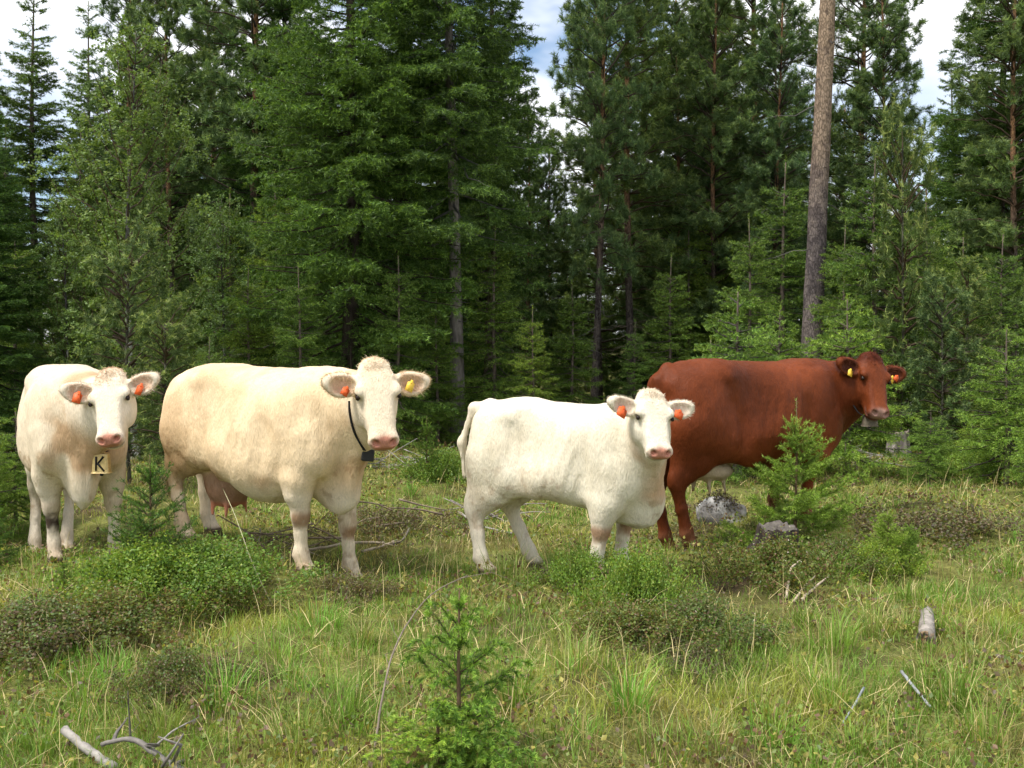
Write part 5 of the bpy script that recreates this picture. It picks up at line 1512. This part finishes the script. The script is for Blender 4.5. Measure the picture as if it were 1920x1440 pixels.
if True:
    rng = np.random.default_rng(400)
    sp = Soup()
    # short turf
    x, y = meadow_points(215000, rng, 2.9, 19.0, 0.35)
    k = (rng.random(len(x)) < thinning(x, y) * np.clip((fbm(np.stack([x, y, 0 * x], -1), 1.6, 3) - 0.30) * 4.0, 0.22, 1.0)) ; x, y = x[k], y[k]
    P = np.stack([x, y, ground_z(x, y) - 0.005], -1)
    blades(sp, P, rng, rng.uniform(0.04, 0.13, len(x)) * (0.40 + 1.05 * fbm(P + 11, 0.9, 2)) * (1 - 0.35 * sstep(7, 11, y)), 0.0020 + 0.00048 * y, grass_color(x, y, rng), 0.55, 0.6)
    link_me = sp.mesh('grass', m_grass)
    tag(link('grass', link_me), 'short mixed green and straw coloured meadow grass', 'grass', kind='stuff')
    # tussocks of longer grass
    sp = Soup()
    n_t = 420
    tx, ty = meadow_points(n_t, rng, 3.2, 15, 0.25)
    extra = [(1500, 1180), (1560, 1220), (1640, 1190), (1700, 1130), (1820, 1240), (1880, 1200), (1790, 1330), (1850, 1400), (1400, 1330), (1450, 1400), (1330, 1400), (1560, 1330), (1600, 1420), (1250, 1420), (1180, 1330), (1740, 1290), (1765, 1190), (1700, 1180),
             (600, 1180), (520, 1240), (680, 1210), (420, 1330), (300, 1380), (560, 1400), (640, 1360), (150, 1340), (80, 1410), (200, 1280), (960, 1330), (1080, 1250), (1650, 1090), (1560, 1080), (1900, 1080), (1600, 960), (1660, 930), (1330, 880), (1100, 1060), (1040, 1075), (950, 1085)]
    for (u, v) in extra:
        q = ground_at(u, v); tx = np.append(tx, q[0]); ty = np.append(ty, q[1])
    for i in range(len(tx)):
        big = i >= n_t
        n = int(rng.integers(60, 130)) if big else int(rng.integers(22, 60))
        r = rng.uniform(0.06, 0.15) if big else rng.uniform(0.04, 0.12)
        a = rng.uniform(0, 6.28, n); rr = r * np.sqrt(rng.random(n))
        px = tx[i] + rr * np.cos(a); py = ty[i] + rr * np.sin(a)
        P = np.stack([px, py, ground_z(px, py) - 0.01], -1)
        base = [G_GREEN, G_GREEN * np.array([0.9, 1.1, 1.0]), G_OLIVE, G_DEEP][int(rng.integers(0, 4))]
        c = base * rng.uniform(0.75, 1.35, (n, 1)); dr = rng.random(n) < (0.16 if big else 0.25)
        c[dr] = G_DRY * rng.uniform(0.6, 1.2, (dr.sum(), 1))
        L = rng.uniform(0.5, 1.1, n) * (rng.uniform(0.18, 0.31) if big else rng.uniform(0.08, 0.19))
        blades(sp, P, rng, L, 0.0026 + 0.0004 * ty[i], c, 0.4, 0.75, a + rng.normal(0, 0.5, n))
    # single tall stalks
    x, y = meadow_points(1300, rng, 3.0, 14, 0.3)
    P = np.stack([x, y, ground_z(x, y)], -1); n = len(x)
    c = np.where(rng.random((n, 1)) < 0.55, G_DRY * 1.1, G_GREEN * 1.15) * rng.uniform(0.7, 1.2, (n, 1))
    blades(sp, P, rng, rng.uniform(0.2, 0.42, n), 0.0016 + 0.0003 * y, c, 0.35, 0.5)
    # fallen straw
    x, y = meadow_points(5000, rng, 3.0, 15, 0.3)
    P = np.stack([x, y, ground_z(x, y) + rng.uniform(0.01, 0.06, len(x))], -1); n = len(x)
    blades(sp, P, rng, rng.uniform(0.08, 0.28, n), 0.0018 + 0.0004 * y, np.tile(G_DRY * 1.15, (n, 1)) * rng.uniform(0.55, 1.2, (n, 1)), 3.5, 0.5)
    tag(link('tall_grass', sp.mesh('tall_grass', m_grass)), 'long grass tussocks and dry stalks scattered over the clearing', 'grass', kind='stuff')
    # moss, berry twigs and heather creeping over the ground
    sp = Soup()
    x, y = meadow_points(95000, rng, 3.0, 20, 0.3)
    p = np.stack([x, y, 0 * x], -1); nz = fbm(p + 51, 1.3, 3); th = 1 - thinning(x, y)
    k = rng.random(len(x)) < np.clip(sstep(0.46, 0.58, nz) + th * 1.1 + sstep(11, 15, y) * 0.6, 0, 1); x, y = x[k], y[k]
    P = np.stack([x, y, ground_z(x, y)], -1); n = len(x)
    hgt = 0.10 * rng.random(n) ** 0.8 * (0.4 + 1.2 * fbm(P + 5, 2.2, 2)); P[:, 2] += hgt
    pal = np.array([[0.19, 0.245, 0.052], [0.12, 0.175, 0.04], [0.18, 0.105, 0.055], [0.34, 0.30, 0.075], [0.14, 0.10, 0.06]])
    leaf_quads(sp, P, rng, 0.020 + 0.0012 * y, pal, 0.8)
    tag(link('ground_cover', sp.mesh('ground_cover', m_leaf)), 'low berry leaves, moss and heather creeping between the grass', 'ground cover', kind='stuff')

def berry_bush(name, W, Hh, n, seed, pal, size=0.017, flowers=0, dens=1.0):
    rng = np.random.default_rng(seed); root = empty(name)
    st = Soup(); ns = int(70 * W / 0.5)
    P = []
    for i in range(ns):
        a = rng.uniform(0, 6.28); r = W * 0.5 * min(1.35, abs(rng.normal(0, 0.62)))
        o = np.array([r * math.cos(a), r * math.sin(a), -0.02])
        hh = Hh * (1 - 0.42 * (r / (W * 0.5)) ** 2).__abs__() * rng.uniform(0.35, 1.25) + 0.04
        tip = o + np.array([rng.normal(0, 0.25) * hh + 0.3 * o[0], rng.normal(0, 0.25) * hh + 0.3 * o[1], hh])
        md = (o + tip) / 2 + rng.normal(0, 0.02, 3)
        st.tube([o, md, tip], [0.0035, 0.0025, 0.0012], 3, (0.10, 0.09, 0.035), False)
        m = int(n / ns); t = 0.2 + 0.8 * rng.random(m) ** 0.7
        q = o * (1 - t[:, None]) + tip * t[:, None] + rng.normal(0, 0.028, (m, 3)) * (0.5 + t[:, None])
        q[:, 2] = np.maximum(q[:, 2], 0.01); P.append(q)
    tag(link('stems', st.mesh('stems', m_wood), root), kind='stuff')
    sp = Soup(); P = np.concatenate(P)
    leaf_quads(sp, P, rng, size, np.asarray(pal), 0.9)
    tag(link('leaves', sp.mesh('leaves', m_leaf), root), kind='stuff')
    if flowers:
        sp = Soup(); k = rng.choice(np.nonzero(P[:, 2] > 0.45 * Hh)[0], flowers)
        q = P[k] + np.array([0, 0, 0.02])
        leaf_quads(sp, q, rng, 0.013, np.array([[0.65, 0.61, 0.58], [0.6, 0.52, 0.5]]), 0.9)
        tag(link('blossoms', sp.mesh('blossoms', m_leaf), root), kind='stuff')
    return root

def put(root, u, v, rz=0.0, s=1.0, label=None, cat=None, group=None, first=False, dz=0.0, tilt=(0, 0)):
    p = ground_at(u, v); p[2] += dz
    if first:
        root.location = tuple(p); root.rotation_euler = (tilt[0], tilt[1], rz); root.scale = (s, s, s) if np.isscalar(s) else tuple(s); o = root
    else:
        o = copy_thing(root, p, rz, s, None, tilt)
    tag(o, label, cat, group)
    return o

if True:
    BL = [[0.155, 0.27, 0.036], [0.20, 0.315, 0.045], [0.12, 0.21, 0.034], [0.25, 0.315, 0.05]]
    DK = [[0.09, 0.145, 0.034], [0.12, 0.17, 0.036], [0.17, 0.18, 0.05], [0.17, 0.11, 0.06], [0.14, 0.20, 0.04]]
    GB = 'berry bushes in the clearing'
    bb = berry_bush('blueberry_bush', 0.95, 0.36, 17000, 501, BL, 0.023)
    put(bb, 385, 1098, 0, (0.92, 0.9, 0.66), 'bright green blueberry bush below the udder of the cream cow', 'bush', GB, True)
    put(bb, 280, 1108, 2, (0.8, 0.8, 0.72), 'blueberry bush left of the larger one below the cream cow', 'bush', GB)
    put(bb, 1200, 1140, 1, (0.62, 0.55, 0.8), 'blueberry bush in front of the forelegs of the heifer', 'bush', GB)
    put(bb, 1100, 1100, 3, (0.55, 0.5, 0.55), 'low blueberry bush left of the one before the heifer', 'bush', GB)
    put(bb, 1640, 1075, 4, 0.5, 'blueberry bush beneath the small seedling at the right', 'bush', GB)
    put(bb, 830, 900, 5, 0.8, 'blueberry bush behind the neck of the cream cow', 'bush', GB)
    put(bb, 1790, 850, 2.5, 1.2, 'wide blueberry bush right of the far stump', 'bush', GB)
    put(bb, 1850, 900, 0.5, 0.9, 'blueberry bush at the right below the wide young spruce', 'bush', GB)
    lb = berry_bush('lingonberry_bush', 0.8, 0.22, 11000, 502, DK, 0.021, 45)
    put(lb, 1452, 1082, 0, (0.95, 0.8, 0.95), 'dark lingonberry bush with white flowers around the near stump', 'bush', GB, True)
    put(lb, 1300, 1185, 1, (0.85, 0.8, 0.6), 'dark lingonberry bush with white flowers before the blueberry bush', 'bush', GB)
    put(lb, 1185, 1195, 3, (0.75, 0.7, 0.6), 'dark lingonberry bush left of the flowering one in the middle', 'bush', GB)
    put(lb, 80, 1190, 2, (1.0, 1.0, 0.6), 'dark low bush at the left edge of the clearing', 'bush', GB)
    put(lb, 225, 1160, 4, (0.9, 0.9, 0.6), 'dark low bush below the white cow', 'bush', GB)
    put(lb, 420, 1140, 5, (0.7, 0.7, 0.7), 'dark low bush under the blueberry bush', 'bush', GB)
    put(lb, 1560, 1060, 0.7, 0.7, 'dark low bush right of the near stump', 'bush', GB)
    put(lb, 330, 1290, 1.7, 0.55, 'small dark bush on the hummock in the left foreground', 'bush', GB)
    HB = [[0.15, 0.105, 0.06], [0.19, 0.125, 0.075], [0.14, 0.16, 0.05], [0.26, 0.22, 0.11], [0.11, 0.085, 0.055], [0.17, 0.20, 0.05]]
    hb = berry_bush('heather_patch', 1.05, 0.08, 9000, 503, HB, 0.022)
    GH = 'brown heather patches'
    put(hb, 1760, 990, 0, (1.3, 1.2, 1.0), 'brown heather patch on the mound at the right', 'heather', GH, True)
    put(hb, 725, 985, 1, (0.9, 0.9, 0.9), 'brown heather patch behind the forelegs of the cream cow', 'heather', GH)
    put(hb, 55, 1195, 2, (0.8, 0.8, 0.9), 'brown heather patch at the left edge of the clearing', 'heather', GH)
    put(hb, 1310, 1000, 3, 0.55, 'brown heather patch at the hind feet of the red cow', 'heather', GH)
    put(hb, 340, 1285, 4, (0.45, 0.45, 0.7), 'small brown heather patch in the left foreground', 'heather', GH)
    put(hb, 660, 1110, 5, (0.5, 0.5, 0.6), 'low brown heather patch below the forefoot of the cream cow', 'heather', GH)
    put(hb, 1090, 1085, 6, (0.5, 0.4, 0.6), 'low brown heather patch under the belly of the heifer', 'heather', GH)
    put(hb, 1290, 1240, 1.6, (0.6, 0.5, 0.5), 'low brown heather patch before the flowering lingonberry bush', 'heather', GH)
    # --- saplings
    GS = 'spruce saplings in the clearing'
    s1 = sapling('spruce_sapling', 1.16, 0.50, 601, whorl=0.085, per=8, twigs=1.3, nl=0.026, nw=0.0052, dens=330, leader=0.24, new=0.5, cols=(np.array([0.15, 0.25, 0.035]), np.array([0.29, 0.41, 0.07])))
    put(s1, 1490, 1030, 0, 1.0, 'bright young spruce standing in front of the red cow', 'sapling', GS, True)
    s2 = sapling('spruce_sapling', 0.66, 0.31, 602, whorl=0.085, per=5, nl=0.020, nw=0.0040, dens=900, leader=0.13, new=0.5, tipcurl=0.35, cols=(np.array([0.14, 0.25, 0.036]), np.array([0.30, 0.44, 0.065])))
    put(s2, 862, 1432, 0.5, 1.0, 'young spruce with drooping pale tips in the foreground', 'sapling', GS, True)
    put(s2, 820, 1450, 2.5, (0.95, 0.95, 0.42), 'low dark spruce shoots at the foot of the foreground spruce', 'sapling', GS)
    s3 = sapling('spruce_sapling', 0.80, 0.36, 603, whorl=0.075, per=7, nl=0.022, nw=0.0045, dens=330, leader=0.22, new=0.25, cols=(np.array([0.07, 0.145, 0.024]), np.array([0.165, 0.27, 0.04])))
    put(s3, 285, 1090, 0, 1.0, 'dark green young spruce between the white cow and the cream cow', 'sapling', GS, True)
    put(s3, -5, 1060, 2, 0.55, 'young spruce cut by the left edge beside the white cow', 'sapling', GS)
    put(s3, 122, 1128, 1, 0.32, 'tiny spruce seedling below the legs of the white cow', 'sapling', GS)
    put(s1, 1665, 1072, 3, 0.42, 'small bright spruce seedling right of the near stump', 'sapling', GS)
    put(s1, 1705, 1062, 5, 0.30, 'tiny bright seedling right of the small one near the stump', 'sapling', GS)
    put(s3, 800, 905, 4, (0.7, 0.7, 0.95), 'thin spruce sapling behind the head of the cream cow', 'sapling', GS)
    put(s1, 1760, 880, 2, 0.5, 'low spruce sapling below the far stump', 'sapling', GS)

# ------------------------------------------------------------------ dead wood, stumps, stones
def polyline(pts, n=4):
    pts = np.asarray(pts, float); ts = np.linspace(0, len(pts) - 1, n * (len(pts) - 1) + 1)
    return np.stack([hermite(np.arange(len(pts)), pts[:, k], ts) for k in range(3)], -1)

def dead_branch(label, px, r0, r1, seed, col=(0.36, 0.33, 0.29), twigs=0, tl=0.2, cat='branch', lift=0.02, name='dead_branch', end=(0.45, 0.36, 0.24), group=None):
    """px: (u, v, height above the ground) of points seen along the branch"""
    rng = np.random.default_rng(seed)
    P = []
    for (u, v, h) in px:
        # the point h above the terrain on this sight line
        r = ray(u, v); t = 2.0
        while t < 40:
            q = np.array([0, 0, CAM_H]) + r * t
            if q[2] < ground_z(q[0], q[1]) + h: break
            t += 0.02
        P.append(q)
    P = np.array(P); o = P[0].copy(); o[2] = ground_z(o[0], o[1])
    root = empty(name, o)
    L = polyline(P - o, 5); n = len(L)
    L = L + rng.normal(0, r0 * 0.12, L.shape)
    sp = Soup(); sp.tube(L, np.linspace(r0, r1, n) * (1 + 0.06 * rng.normal(0, 1, n)).clip(0.8, 1.2), 7, np.asarray(col), True, 0.08, rng)
    link('stem', sp.mesh('stem', m_wood, True), root)
    for k in range(twigs):
        i = int(rng.integers(1, n - 1)); d = unit(L[min(i + 1, n - 1)] - L[i]) + rng.normal(0, 0.7, 3); d[2] = abs(d[2]) * 0.8
        d = unit(d); l = tl * rng.uniform(0.5, 1.2)
        sp = Soup(); q = np.array([L[i], L[i] + d * l * 0.5 + rng.normal(0, 0.02, 3), L[i] + d * l + rng.normal(0, 0.04, 3)])
        sp.tube(q, [r1 * 0.7, r1 * 0.5, r1 * 0.2], 5, np.asarray(col) * rng.uniform(0.7, 1.1), True, 0.1, rng)
        link('twig', sp.mesh('twig', m_wood, True), root)
    tag(root, label, cat, group)
    return root

def twig_pile(label, u, v, W, n, seed, col=(0.34, 0.31, 0.28), depth=0.5):
    rng = np.random.default_rng(seed); p = ground_at(u, v); root = empty('twig_pile', p)
    for k in range(n):
        a = rng.uniform(-0.5, 0.5) + (math.pi if rng.random() < 0.5 else 0); l = rng.uniform(0.25, 0.7) * W
        c = np.array([rng.uniform(-0.5, 0.5) * W, rng.uniform(-0.5, 0.5) * W * depth, rng.uniform(0.03, 0.2)])
        d = np.array([math.cos(a), math.sin(a) * 0.7, rng.normal(0.1, 0.3)]) * l / 2
        bend = rng.normal(0, 0.05, 3) * l
        sp = Soup(); r = rng.uniform(0.005, 0.011)
        pts = polyline([c - d, c + bend, c + d], 3)
        pts[:, 2] = np.maximum(pts[:, 2], 0.0)
        sp.tube(pts, np.linspace(r, r * 0.4, len(pts)), 5, np.asarray(col) * rng.uniform(0.6, 1.3), True, 0.1, rng)
        link('twig', sp.mesh('twig', m_wood, True), root)
    tag(root, label, 'twig pile', 'piles of dead twigs')
    return root

def stump(label, u, v, r, h, seed, col=(0.25, 0.22, 0.195), topcol=(0.36, 0.30, 0.24), tilt=(0, 0), rough=0.08):
    rng = np.random.default_rng(seed); p = ground_at(u, v); root = empty('tree_stump', p)
    root.rotation_euler = (tilt[0], tilt[1], 0)
    n = 30; a = np.linspace(0, 2 * math.pi, n, endpoint=False)
    fl = 1 + 0.07 * np.sin(a * 5 + 1) + 0.05 * rng.normal(0, 1, n)
    rim = 0.03 * h * np.sin(a + 1) + h * rough * rng.normal(0, 0.5, n)
    zs = [-0.15, 0.0, 0.25, 0.6, 0.93, 1.0]; rs = [1.5, 1.32, 1.1, 1.02, 1.0, 0.955]
    v = np.array([[math.cos(a[j]) * r * rs[i] * (1 + (fl[j] - 1) * (1.6 - zs[i])), math.sin(a[j]) * r * rs[i] * (1 + (fl[j] - 1) * (1.6 - zs[i])), h * zs[i] + (rim[j] if i > 3 else 0)] for i in range(6) for j in range(n)])
    f = np.array([[i * n + j, i * n + (j + 1) % n, i * n + n + (j + 1) % n, i * n + n + j] for i in range(5) for j in range(n)])
    c = np.asarray(col)[None] * (0.7 + 0.6 * np.tile(rng.random(n), 6))[:, None]
    link('bark', mesh_from('bark', v, f, m_bark, False, c), root)
    # sawn top: rings of wood, slightly dished and cracked
    sp = Soup(); rings = [0.953, 0.75, 0.5, 0.25, 0.02]
    tv = np.array([[math.cos(a[j]) * r * q * (1 + (fl[j] - 1) * 0.6 * q), math.sin(a[j]) * r * q * (1 + (fl[j] - 1) * 0.6 * q), h + rim[j] * q ** 2 - 0.012 * (1 - q) + rng.normal(0, 0.003 + 0.03 * rough)] for q in rings for j in range(n)])
    tf = np.array([[i * n + j, i * n + (j + 1) % n, i * n + n + (j + 1) % n, i * n + n + j] for i in range(4) for j in range(n)])
    tc = np.repeat(np.array([[0.75], [1.1], [0.85], [1.05], [0.8]]), n, 0) * np.asarray(topcol)[None] * rng.uniform(0.85, 1.1, (5 * n, 1))
    link('sawn_top', mesh_from('sawn_top', tv, tf, m_wood, False, tc), root)
    tag(root, label, 'stump', 'tree stumps')
    return root

def stone(label, u, v, size, seed, cover=True):
    rng = np.random.default_rng(seed); p = ground_at(u, v); root = empty('stone', p)
    vv, f = ball(1.0, 28, 18)
    fc = vv.copy()
    for k in range(9):
        nd = unit(rng.normal(0, 1, 3)); o_ = rng.uniform(0.55, 0.85)
        ex_ = np.maximum(fc @ nd - o_, 0); fc = fc - ex_[:, None] * nd
    q = fc * np.asarray(size) * 1.15
    q = q * (1 + 0.30 * (fbm(vv * 1.0 + seed, 2.5, 3) - 0.5))[:, None]
    q[:, 2] = np.maximum(q[:, 2] + size[2] * 0.55, -0.08)
    lich = sstep(0.42, 0.60, fbm(vv + seed * 3, 1.7, 3))[:, None]
    c = np.array([0.17, 0.16, 0.15]) * (1 - lich) + np.array([0.38, 0.375, 0.36]) * lich
    me = mesh_from('stone_body', q, f, m_stone, False, c)
    link('stone_body', me, root)
    if cover:
        sp = Soup(); top = (q[:, 2] > size[2] * 0.85) & (q[:, 0] < size[0] * 0.65)
        k = rng.choice(np.nonzero(top)[0], 900)
        P = q[k] + rng.normal(0, 0.02, (900, 3)); P[:, 2] += rng.uniform(0, 0.03, 900)
        leaf_quads(sp, P, rng, 0.02, np.array([[0.075, 0.05, 0.03], [0.06, 0.045, 0.03], [0.09, 0.085, 0.03]]), 0.8)
        link('moss', sp.mesh('moss', m_leaf), root)
    tag(root, label, 'stone', 'stones')
    return root
m_stone = tint_mat('lichen_stone', 0.9, 0.2, 18, (0.55, 1.3), 0.8, 0.02)

if True:
    stump('weathered grey stump in the grass behind the red cow on the right', 1684, 856, 0.145, 0.34, 701)
    stump('dark low stump half hidden by bushes below the bright young spruce', 1455, 1036, 0.14, 0.19, 702, (0.05, 0.04, 0.033), (0.12, 0.105, 0.09), (0.08, 0.05), 0.12)
    stone('pale lichen stone with a mossy top beside the hind legs of the red cow', 1352, 982, (0.20, 0.15, 0.15), 711)
    stone('small grey stone seen between the hind legs of the heifer', 942, 955, (0.12, 0.11, 0.10), 712)
    stone('tussock covered stone on the slope behind the head of the red cow', 1690, 775, (0.28, 0.25, 0.18), 713)
    GD = 'dead branches lying in the clearing'
    W = (0.30, 0.275, 0.245); D = (0.14, 0.12, 0.10); T = (0.40, 0.33, 0.24)
    dead_branch('pale broken branch with a snapped end in the left foreground', [(120, 1368, .10), (160, 1402, .06), (215, 1440, .03)], 0.016, 0.020, 1, W, group=GD)
    dead_branch('dark crooked branch in the left foreground', [(190, 1396, .10), (245, 1386, .12), (290, 1412, .08), (330, 1440, .04), (370, 1452, .02)], 0.009, 0.014, 2, (0.20, 0.18, 0.16), 5, 0.22, group=GD)
    dead_branch('thin pale twig leaning over the left foreground branch', [(285, 1405, .04), (325, 1370, .10), (366, 1350, .13)], 0.005, 0.003, 3, W, 1, 0.1, group=GD)
    dead_branch('bare upright dark twig rising from the left foreground branch', [(245, 1385, .06), (242, 1340, .16), (240, 1295, .26)], 0.005, 0.002, 4, D, 1, 0.1, group=GD)
    dead_branch('long thin curved twig arching up beside the foreground spruce', [(700, 1420, .02), (715, 1320, .18), (735, 1230, .30), (770, 1160, .38), (815, 1110, .42), (878, 1078, .44)], 0.0055, 0.0025, 5, (0.21, 0.17, 0.13), 3, 0.25, group=GD)
    dead_branch('pale straight branch lying behind the forelegs of the cream cow', [(545, 1034, .03), (600, 1028, .04), (660, 1018, .05), (720, 1018, .04)], 0.013, 0.010, 6, T, 3, 0.2, group=GD)
    dead_branch('second pale branch right of the foreleg of the cream cow', [(678, 1034, .03), (710, 1026, .03), (745, 1012, .04)], 0.012, 0.008, 7, T, 1, 0.15, group=GD)
    dead_branch('dark crooked root end right of the forelegs of the cream cow', [(735, 1020, .02), (755, 1012, .06), (768, 990, .13)], 0.012, 0.007, 8, D, 1, 0.1, group=GD)
    dead_branch('short pale stick standing under the belly of the cream cow', [(484, 1022, .01), (487, 1005, .06), (488, 990, .12)], 0.008, 0.006, 9, W, group=GD)
    dead_branch('pale branch lying behind the hind legs of the heifer', [(860, 960, .05), (900, 985, .04), (960, 1000, .04)], 0.012, 0.008, 10, W, 3, 0.15, group=GD)
    dead_branch('antler shaped pale root sticking up before the near stump', [(1500, 1128, .02), (1520, 1108, .05), (1552, 1082, .10)], 0.011, 0.006, 11, T, 1, 0.1, group=GD)
    dead_branch('upright pale root next to the antler shaped one', [(1474, 1122, .02), (1478, 1095, .08), (1482, 1068, .15), (1500, 1050, .20)], 0.010, 0.005, 12, T, group=GD)
    dead_branch('short pale root between the other two pale roots', [(1488, 1128, .02), (1508, 1100, .06), (1528, 1080, .09)], 0.008, 0.005, 13, T, group=GD)
    dead_branch('grey stick in the grass in the right foreground', [(1690, 1258, .06), (1715, 1290, .05), (1745, 1325, .03)], 0.008, 0.006, 14, (0.30, 0.31, 0.32), group=GD)
    dead_branch('second grey stick left of the other one in the right foreground', [(1620, 1290, .08), (1600, 1325, .05), (1580, 1355, .02)], 0.006, 0.004, 15, (0.30, 0.32, 0.34), group=GD)
    dead_branch('thin dry stem bending in front of the blueberry bush', [(415, 910, .48), (440, 965, .36), (475, 1060, .22), (510, 1135, .02)], 0.0025, 0.0035, 16, (0.36, 0.34, 0.20), group=GD)
    dead_branch('leaning dead stick on the grass slope at the right', [(1845, 860, .05), (1860, 820, .18), (1870, 795, .25)], 0.006, 0.004, 17, W, group=GD)
    dead_branch('thin fallen branch across the slope behind the red cow', [(1600, 872, .03), (1660, 868, .06), (1720, 880, .03)], 0.010, 0.005, 18, W, 4, 0.2, group=GD)
    twig_pile('thin scatter of brown twigs below the belly of the cream cow', 520, 1040, 1.0, 11, 723, (0.20, 0.15, 0.11), 0.6)
    twig_pile('scatter of brown twigs right of the forelegs of the cream cow', 740, 985, 0.8, 10, 724, (0.22, 0.17, 0.13), 0.8)
    twig_pile('scatter of twigs around the stone behind the hind legs of the heifer', 930, 975, 0.7, 18, 725, (0.28, 0.25, 0.22), 0.7)
    twig_pile('pile of pale dead twigs behind the neck of the cream cow', 748, 880, 0.9, 26, 721)
    twig_pile('pile of grey dead twigs in front of the far stump', 1600, 868, 0.75, 22, 722)
    # broken log at the right
    def log_thing():
        p0 = ground_at(1736, 1212); p1 = ground_at(1742, 1120)
        d = p1 - p0; d[2] = 0; d = unit(d); d[2] = 0.02; d = unit(d)
        root = empty('broken_log', p0); rng = np.random.default_rng(9)
        L = np.array([d * t + np.array([0, 0, 0.04]) for t in np.linspace(0, 0.55, 8)])
        sp = Soup(); sp.tube(L, np.linspace(0.046, 0.034, 8), 12, (0.27, 0.24, 0.21), True, 0.12, rng)
        link('bark', sp.mesh('bark', m_bark, False), root)
        side = unit(np.cross(d, [0, 0, 1])); up = np.cross(side, d)
        sp = Soup()
        T_ = []
        for k in range(90):
            a = rng.uniform(0, 6.28); r = 0.046 * math.sqrt(rng.random()); b0 = L[0] + side * r * math.cos(a) + up * r * math.sin(a)
            l = rng.uniform(0.01, 0.05); w = side * 0.005 * math.cos(a + 1.57) + up * 0.005 * math.sin(a + 1.57)
            T_.append([b0 - w + d * 0.01, b0 + w + d * 0.01, b0 - d * l + rng.normal(0, 0.004, 3)])
        sp.tris(np.array(T_), np.array([0.40, 0.27, 0.15]) * rng.uniform(0.4, 1.3, (90, 1)))
        link('splintered_end', sp.mesh('splintered_end', m_wood), root)
        tag(root, 'short broken log with a splintered end lying in the grass at the right', 'log')
    log_thing()
